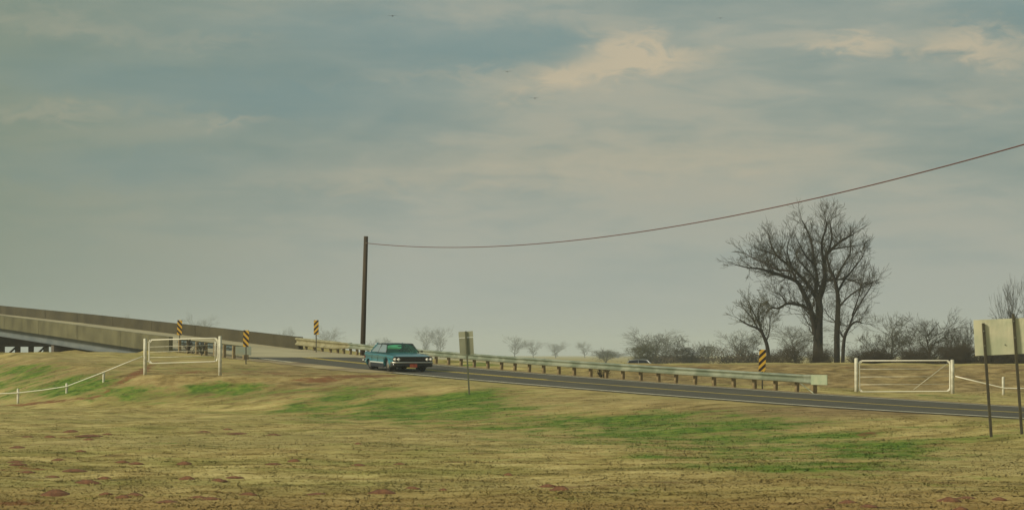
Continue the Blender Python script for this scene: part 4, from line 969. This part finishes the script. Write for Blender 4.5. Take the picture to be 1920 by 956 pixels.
# brush along the back of the levee
BR = [(1330, 650, 80, 262, 'leaf_brown', 'brown leafy thicket left of the orange marker'), (1345, 655, 70, 300, 'leaf_brown', 'rusty brown shrub at the foot of the faint grey tree'), (1368, 652, 60, 280, 'brush', 'dull brown shrub at the right end of the brown thicket')]
leafy('shrub', 1328, 642, 56, 560, 'olive shrub with clinging leaves at the left of the brown thicket', 'leaf', 31, 1500, dens=1)
leafy('shrub', 1362, 648, 80, 520, 'rusty brown rounded shrub left of the orange marker', 'leaf_brown', 32, 1800)
leafy('shrub', 1250, 657, 100, 600, 'olive low shrub under the grey trees, right of the silver car roof', 'leaf', 33, 1300)
leafy('shrub', 1135, 656, 58, 560, 'rounded green shrub above the guardrail, left of the silver car roof', 'leaf', 34, 1500)
BX = [(1462, 655, 60, 212), (1495, 640, 80, 208), (1522, 648, 60, 206), (1556, 645, 60, 214), (1600, 648, 60, 210), (1632, 650, 80, 214), (1665, 646, 80, 220), (1700, 650, 80, 216), (1735, 645, 90, 214), (1770, 640, 90, 218), (1808, 636, 90, 216), (1845, 640, 90, 212), (1885, 638, 90, 214), (1925, 640, 90, 212)]
where = ['leftmost dark brush clump, right of the crooked tree', 'dense brown brush left of the thickest trunk', 'dark brush hugging the thickest trunk on its left', 'brush between the thickest trunk and the slim tree', 'brush clump right of the forked leaning tree', 'brush above the left post of the right gate',
         'brush above the left third of the right gate', 'brush above the middle of the right gate', 'brush above the right third of the right gate', 'brush above the right post of the right gate', 'dark brush left of the large sign', 'dark brush under the left part of the large sign', 'dark brush between the large sign posts', 'dark brush right of the large sign posts']
for (x, yt, w, Z), lb in zip(BX, where): bare('brush', x, 682, yt, w, Z, 4, lb, cat='brush', group='brush along the back of the levee', twm='brush')
for i, (x, yt, w, Z) in enumerate([(1640, 662, 110, 236), (1720, 662, 120, 232), (1800, 655, 120, 230), (1868, 655, 120, 228), (1930, 655, 110, 230)]):
    leafy('undergrowth', x, yt, w, Z, ['dark undergrowth below the trees at the left gate post', 'dark undergrowth behind the middle of the right gate', 'dark undergrowth between the gate and the large sign', 'dark undergrowth beneath the large sign', 'dark undergrowth at the right edge behind the sign'][i], 'brush', 50+i, 3000, cat='undergrowth', group='undergrowth along the back of the levee', dens=1.5)
leafy('shrub', 352, 640, 26, 163, 'dark weedy shrub behind the left gate at the end of the near parapet', 'brush', 71, 700, zb=T(px(352, 0, 163).x, 163))
leafy('shrub', 378, 644, 22, 160, 'smaller dark weedy shrub against the short dark guardrail behind the left gate', 'leaf', 72, 600, zb=T(px(378, 0, 160).x, 160))
leafy('shrub', 1128, 688, 54, 134, 'low tawny clump of dead weeds between two posts of the long guardrail', 'leaf_brown', 73, 900, zb=T(px(1128, 0, 134).x, 134)-.1)
leafy('undergrowth', 1232, 666, 120, 420, 'faint low undergrowth beneath the grey trees right of the silver car roof', 'brush', 81, 2600, cat='undergrowth', dens=2.6)
leafy('undergrowth', 1300, 668, 120, 400, 'low brown undergrowth running from the grey trees to the brown thicket', 'leaf_brown', 82, 2600, cat='undergrowth', dens=2.6)
leafy('undergrowth', 1395, 662, 130, 330, 'tangled undergrowth behind the orange marker', 'brush', 83, 2600, cat='undergrowth', dens=2.2)
# far, faded trees on the left
FT = [(378, 588, 62, 900, 0, 'faint bare tree peeking above the bridge parapet right of the left marker'), (545, 613, 46, 950, 2, 'faint bare tree above the end of the bridge parapet'), (620, 611, 56, 900, 0, 'faint bare tree between the middle marker and the pole'),
      (722, 632, 60, 900, 2, 'faint low tree just above the roof of the teal car'), (797, 612, 42, 850, 3, 'faint tall tree left of the pair beside the teal car'), (826, 612, 44, 850, 1, 'faint tall tree right of the pair beside the teal car'), (965, 629, 46, 800, 1, 'faint tree first right of the narrow sign'),
      (1000, 637, 44, 800, 3, 'faint tree second right of the narrow sign'), (1042, 640, 44, 720, 0, 'faint rounded tree third right of the narrow sign'), (1096, 640, 32, 760, 3, 'faint slim tree left of the rounded green shrub'), (1125, 655, 60, 560, 4, 'faint low tree behind the rounded green shrub'),
      (1190, 650, 50, 700, 2, 'faint low tree behind the silver car roof'), (1160, 662, 60, 700, 4, 'faint scrub between the green shrub and the silver car roof'), (460, 625, 40, 1000, 3, 'very faint tree right of the marker over the short guardrail'), (240, 590, 50, 1000, 2, 'very faint tree tip above the left part of the parapet')]
for x, yt, w, Z, kd, lb in FT: bare('distant_tree', x, 672, yt, w, Z*2.3, kd, lb, cat='tree', group='faded trees on the horizon', twm='twig')

# ------------------------------------------------------------------ red earth mounds
MN = [(135, 807.7, 28), (53, 817, 20), (95, 817, 20), (170, 816, 46), (203, 812, 20), (168, 822, 18), (35, 837, 28), (152, 845, 22), (33, 864, 30), (37, 870, 34), (112, 861, 26), (230, 864, 22), (257, 868, 26), (347, 869, 26), (513, 869, 28), (553, 862, 22), (53, 884, 28), (140, 883, 40),
      (100, 892, 26), (197, 896, 26), (410, 900, 30), (440, 894, 34), (353, 895, 26), (163, 904, 44), (107, 927, 50), (200, 924, 24), (255, 927, 30), (233, 931, 26), (373, 931, 34), (397, 934, 36), (467, 925, 32), (597, 924, 40), (317, 940, 36), (383, 808, 24), (427, 803, 18), (447, 811, 34), (513, 813, 24),
      (1050, 917, 42), (1027, 910, 30), (717, 923, 50), (773, 913, 26), (832, 917, 16), (953, 888, 20), (750, 868, 22), (673, 870, 26), (672, 830, 14), (1587, 940, 34), (1625, 948, 34), (1778, 938, 46), (1810, 932, 34), (1870, 936, 28), (1555, 955, 26), (1800, 954, 30)]
spec = {(1050, 917): 'largest red earth mound, near the bottom centre of the field', (1778, 938): 'wide red earth mound, widest of the cluster at the bottom right', (135, 807.7): 'darkest humped red mound at the upper left of the field', (347, 869): 'lone neat red mound left of the lower centre-left field',
        (107, 927): 'long flat red mound beside the green streak at the lower left', (717, 923): 'long double red mound at the bottom, left of the picture centre'}
rows = {}
for i, (x, y, w) in enumerate(MN):
    if (x, y) in spec: continue
    b = 'front' if y > 915 else 'second' if y > 885 else 'third' if y > 855 else 'back'; rows.setdefault(b, []).append((x, i))
lab = {}
ordn = ['leftmost', 'second', 'third', 'fourth', 'fifth', 'sixth', 'seventh', 'eighth', 'ninth', 'tenth', 'eleventh', 'twelfth', 'thirteenth', 'fourteenth', 'fifteenth', 'sixteenth', 'seventeenth']
for b, l in rows.items():
    for k_, (x, i) in enumerate(sorted(l)):
        lab[i] = f'low red earth mound, {ordn[k_]}{"" if k_ else ""} from left in the {b} row of field mounds'
for i, (x, y, w) in enumerate(MN):
    X, Y = ground_at(x, y+2, 38, 130); k = Y/F; r_ = w*k/2; rd = random.Random(i); hgt = (.055 if (x, y) in spec else .034)*(.7+.6*rd.random())*(1.3 if w > 40 else 1); n = 16; vs = []; fs = []
    rings = [(0, 1.), (.25, .95), (.5, .75), (.75, .42), (1., .15), (1.25, -.5)]
    vs.append((0, 0, hgt)); lob = [rd.uniform(.75, 1.2) for _ in range(n)]; lob = [(lob[j]+lob[j-1]+lob[(j+1) % n])/3 for j in range(n)]
    for a, hh in rings[1:]:
        for j in range(n):
            wv = 2*math.pi*j/n; rr = r_*a*lob[j]; vs.append((rr*math.cos(wv), rr*.8*math.sin(wv), hgt*hh*(1+rd.uniform(-.2, .2)*(a < 1))))
    for j in range(n): fs.append((0, 1+j, 1+(j+1) % n))
    for q in range(len(rings)-2):
        for j in range(n): fs.append((1+q*n+j, 1+(q+1)*n+j, 1+(q+1)*n+(j+1) % n, 1+q*n+(j+1) % n))
    o = MB().add(vs, fs, True).build('dirt_mound', M['earth']); o.location = (X, Y, T(X, Y)+.012); tag(o, spec.get((x, y), lab.get(i)), 'dirt mound', 'red earth mounds in the field')

# ------------------------------------------------------------------ birds
for x, y, lb in ((735, 29, 'tiny dark bird highest in the sky left of centre'), (951, 134, 'tiny dark bird at the left of the warm cloud'), (1003, 184, 'tiny dark bird just below the warm cloud'), (1352, 33, 'tiny dark bird high in the sky between the two bright clouds')):
    c = px(x, y, 260); e = empty('bird', c, 0, lb, 'bird', 'birds in the sky')
    MB().tube([(-.14, 0, 0), (-.05, 0, .015), (.08, 0, .02), (.16, 0, .0)], [.01, .035, .03, .006], 6).build('body', M['bird'], e)
    for s in (1, -1):
        MB().add([(.06, 0, .02), (-.06, 0, .02), (-.02, s*.16, .06), (.07, s*.15, .06), (-.06, s*.33, .01)], [(0, 1, 2, 3), (3, 2, 4)]).build('wing', M['bird'], e)
    e.rotation_euler = (0, 0, R(70+x % 30)); e.scale = (1.6, 1.6, 1.6) if x != 1352 else (1.1, 1.1, 1.1)

# ------------------------------------------------------------------ the hazy air
hz = MB().box((0, 2565, 14), (5300, 5300, 36)).build('haze', bpy.data.materials.new('hazy_air')); hm = hz.data.materials[0]; hm.use_nodes = True
t = hm.node_tree; t.nodes.clear(); pv = t.nodes.new('ShaderNodeVolumePrincipled'); ou = t.nodes.new('ShaderNodeOutputMaterial'); t.links.new(pv.outputs[0], ou.inputs['Volume'])
pv.inputs['Color'].default_value = (.84, .91, .92, 1); pv.inputs['Density'].default_value = .00029; pv.inputs['Anisotropy'].default_value = 0.1
hz['kind'] = 'stuff'; hz['label'] = 'pale grey haze filling the air towards the horizon'
for o in list(bpy.data.objects):
    if o.type == 'MESH' and o.name.startswith('haze'): o.visible_shadow = True
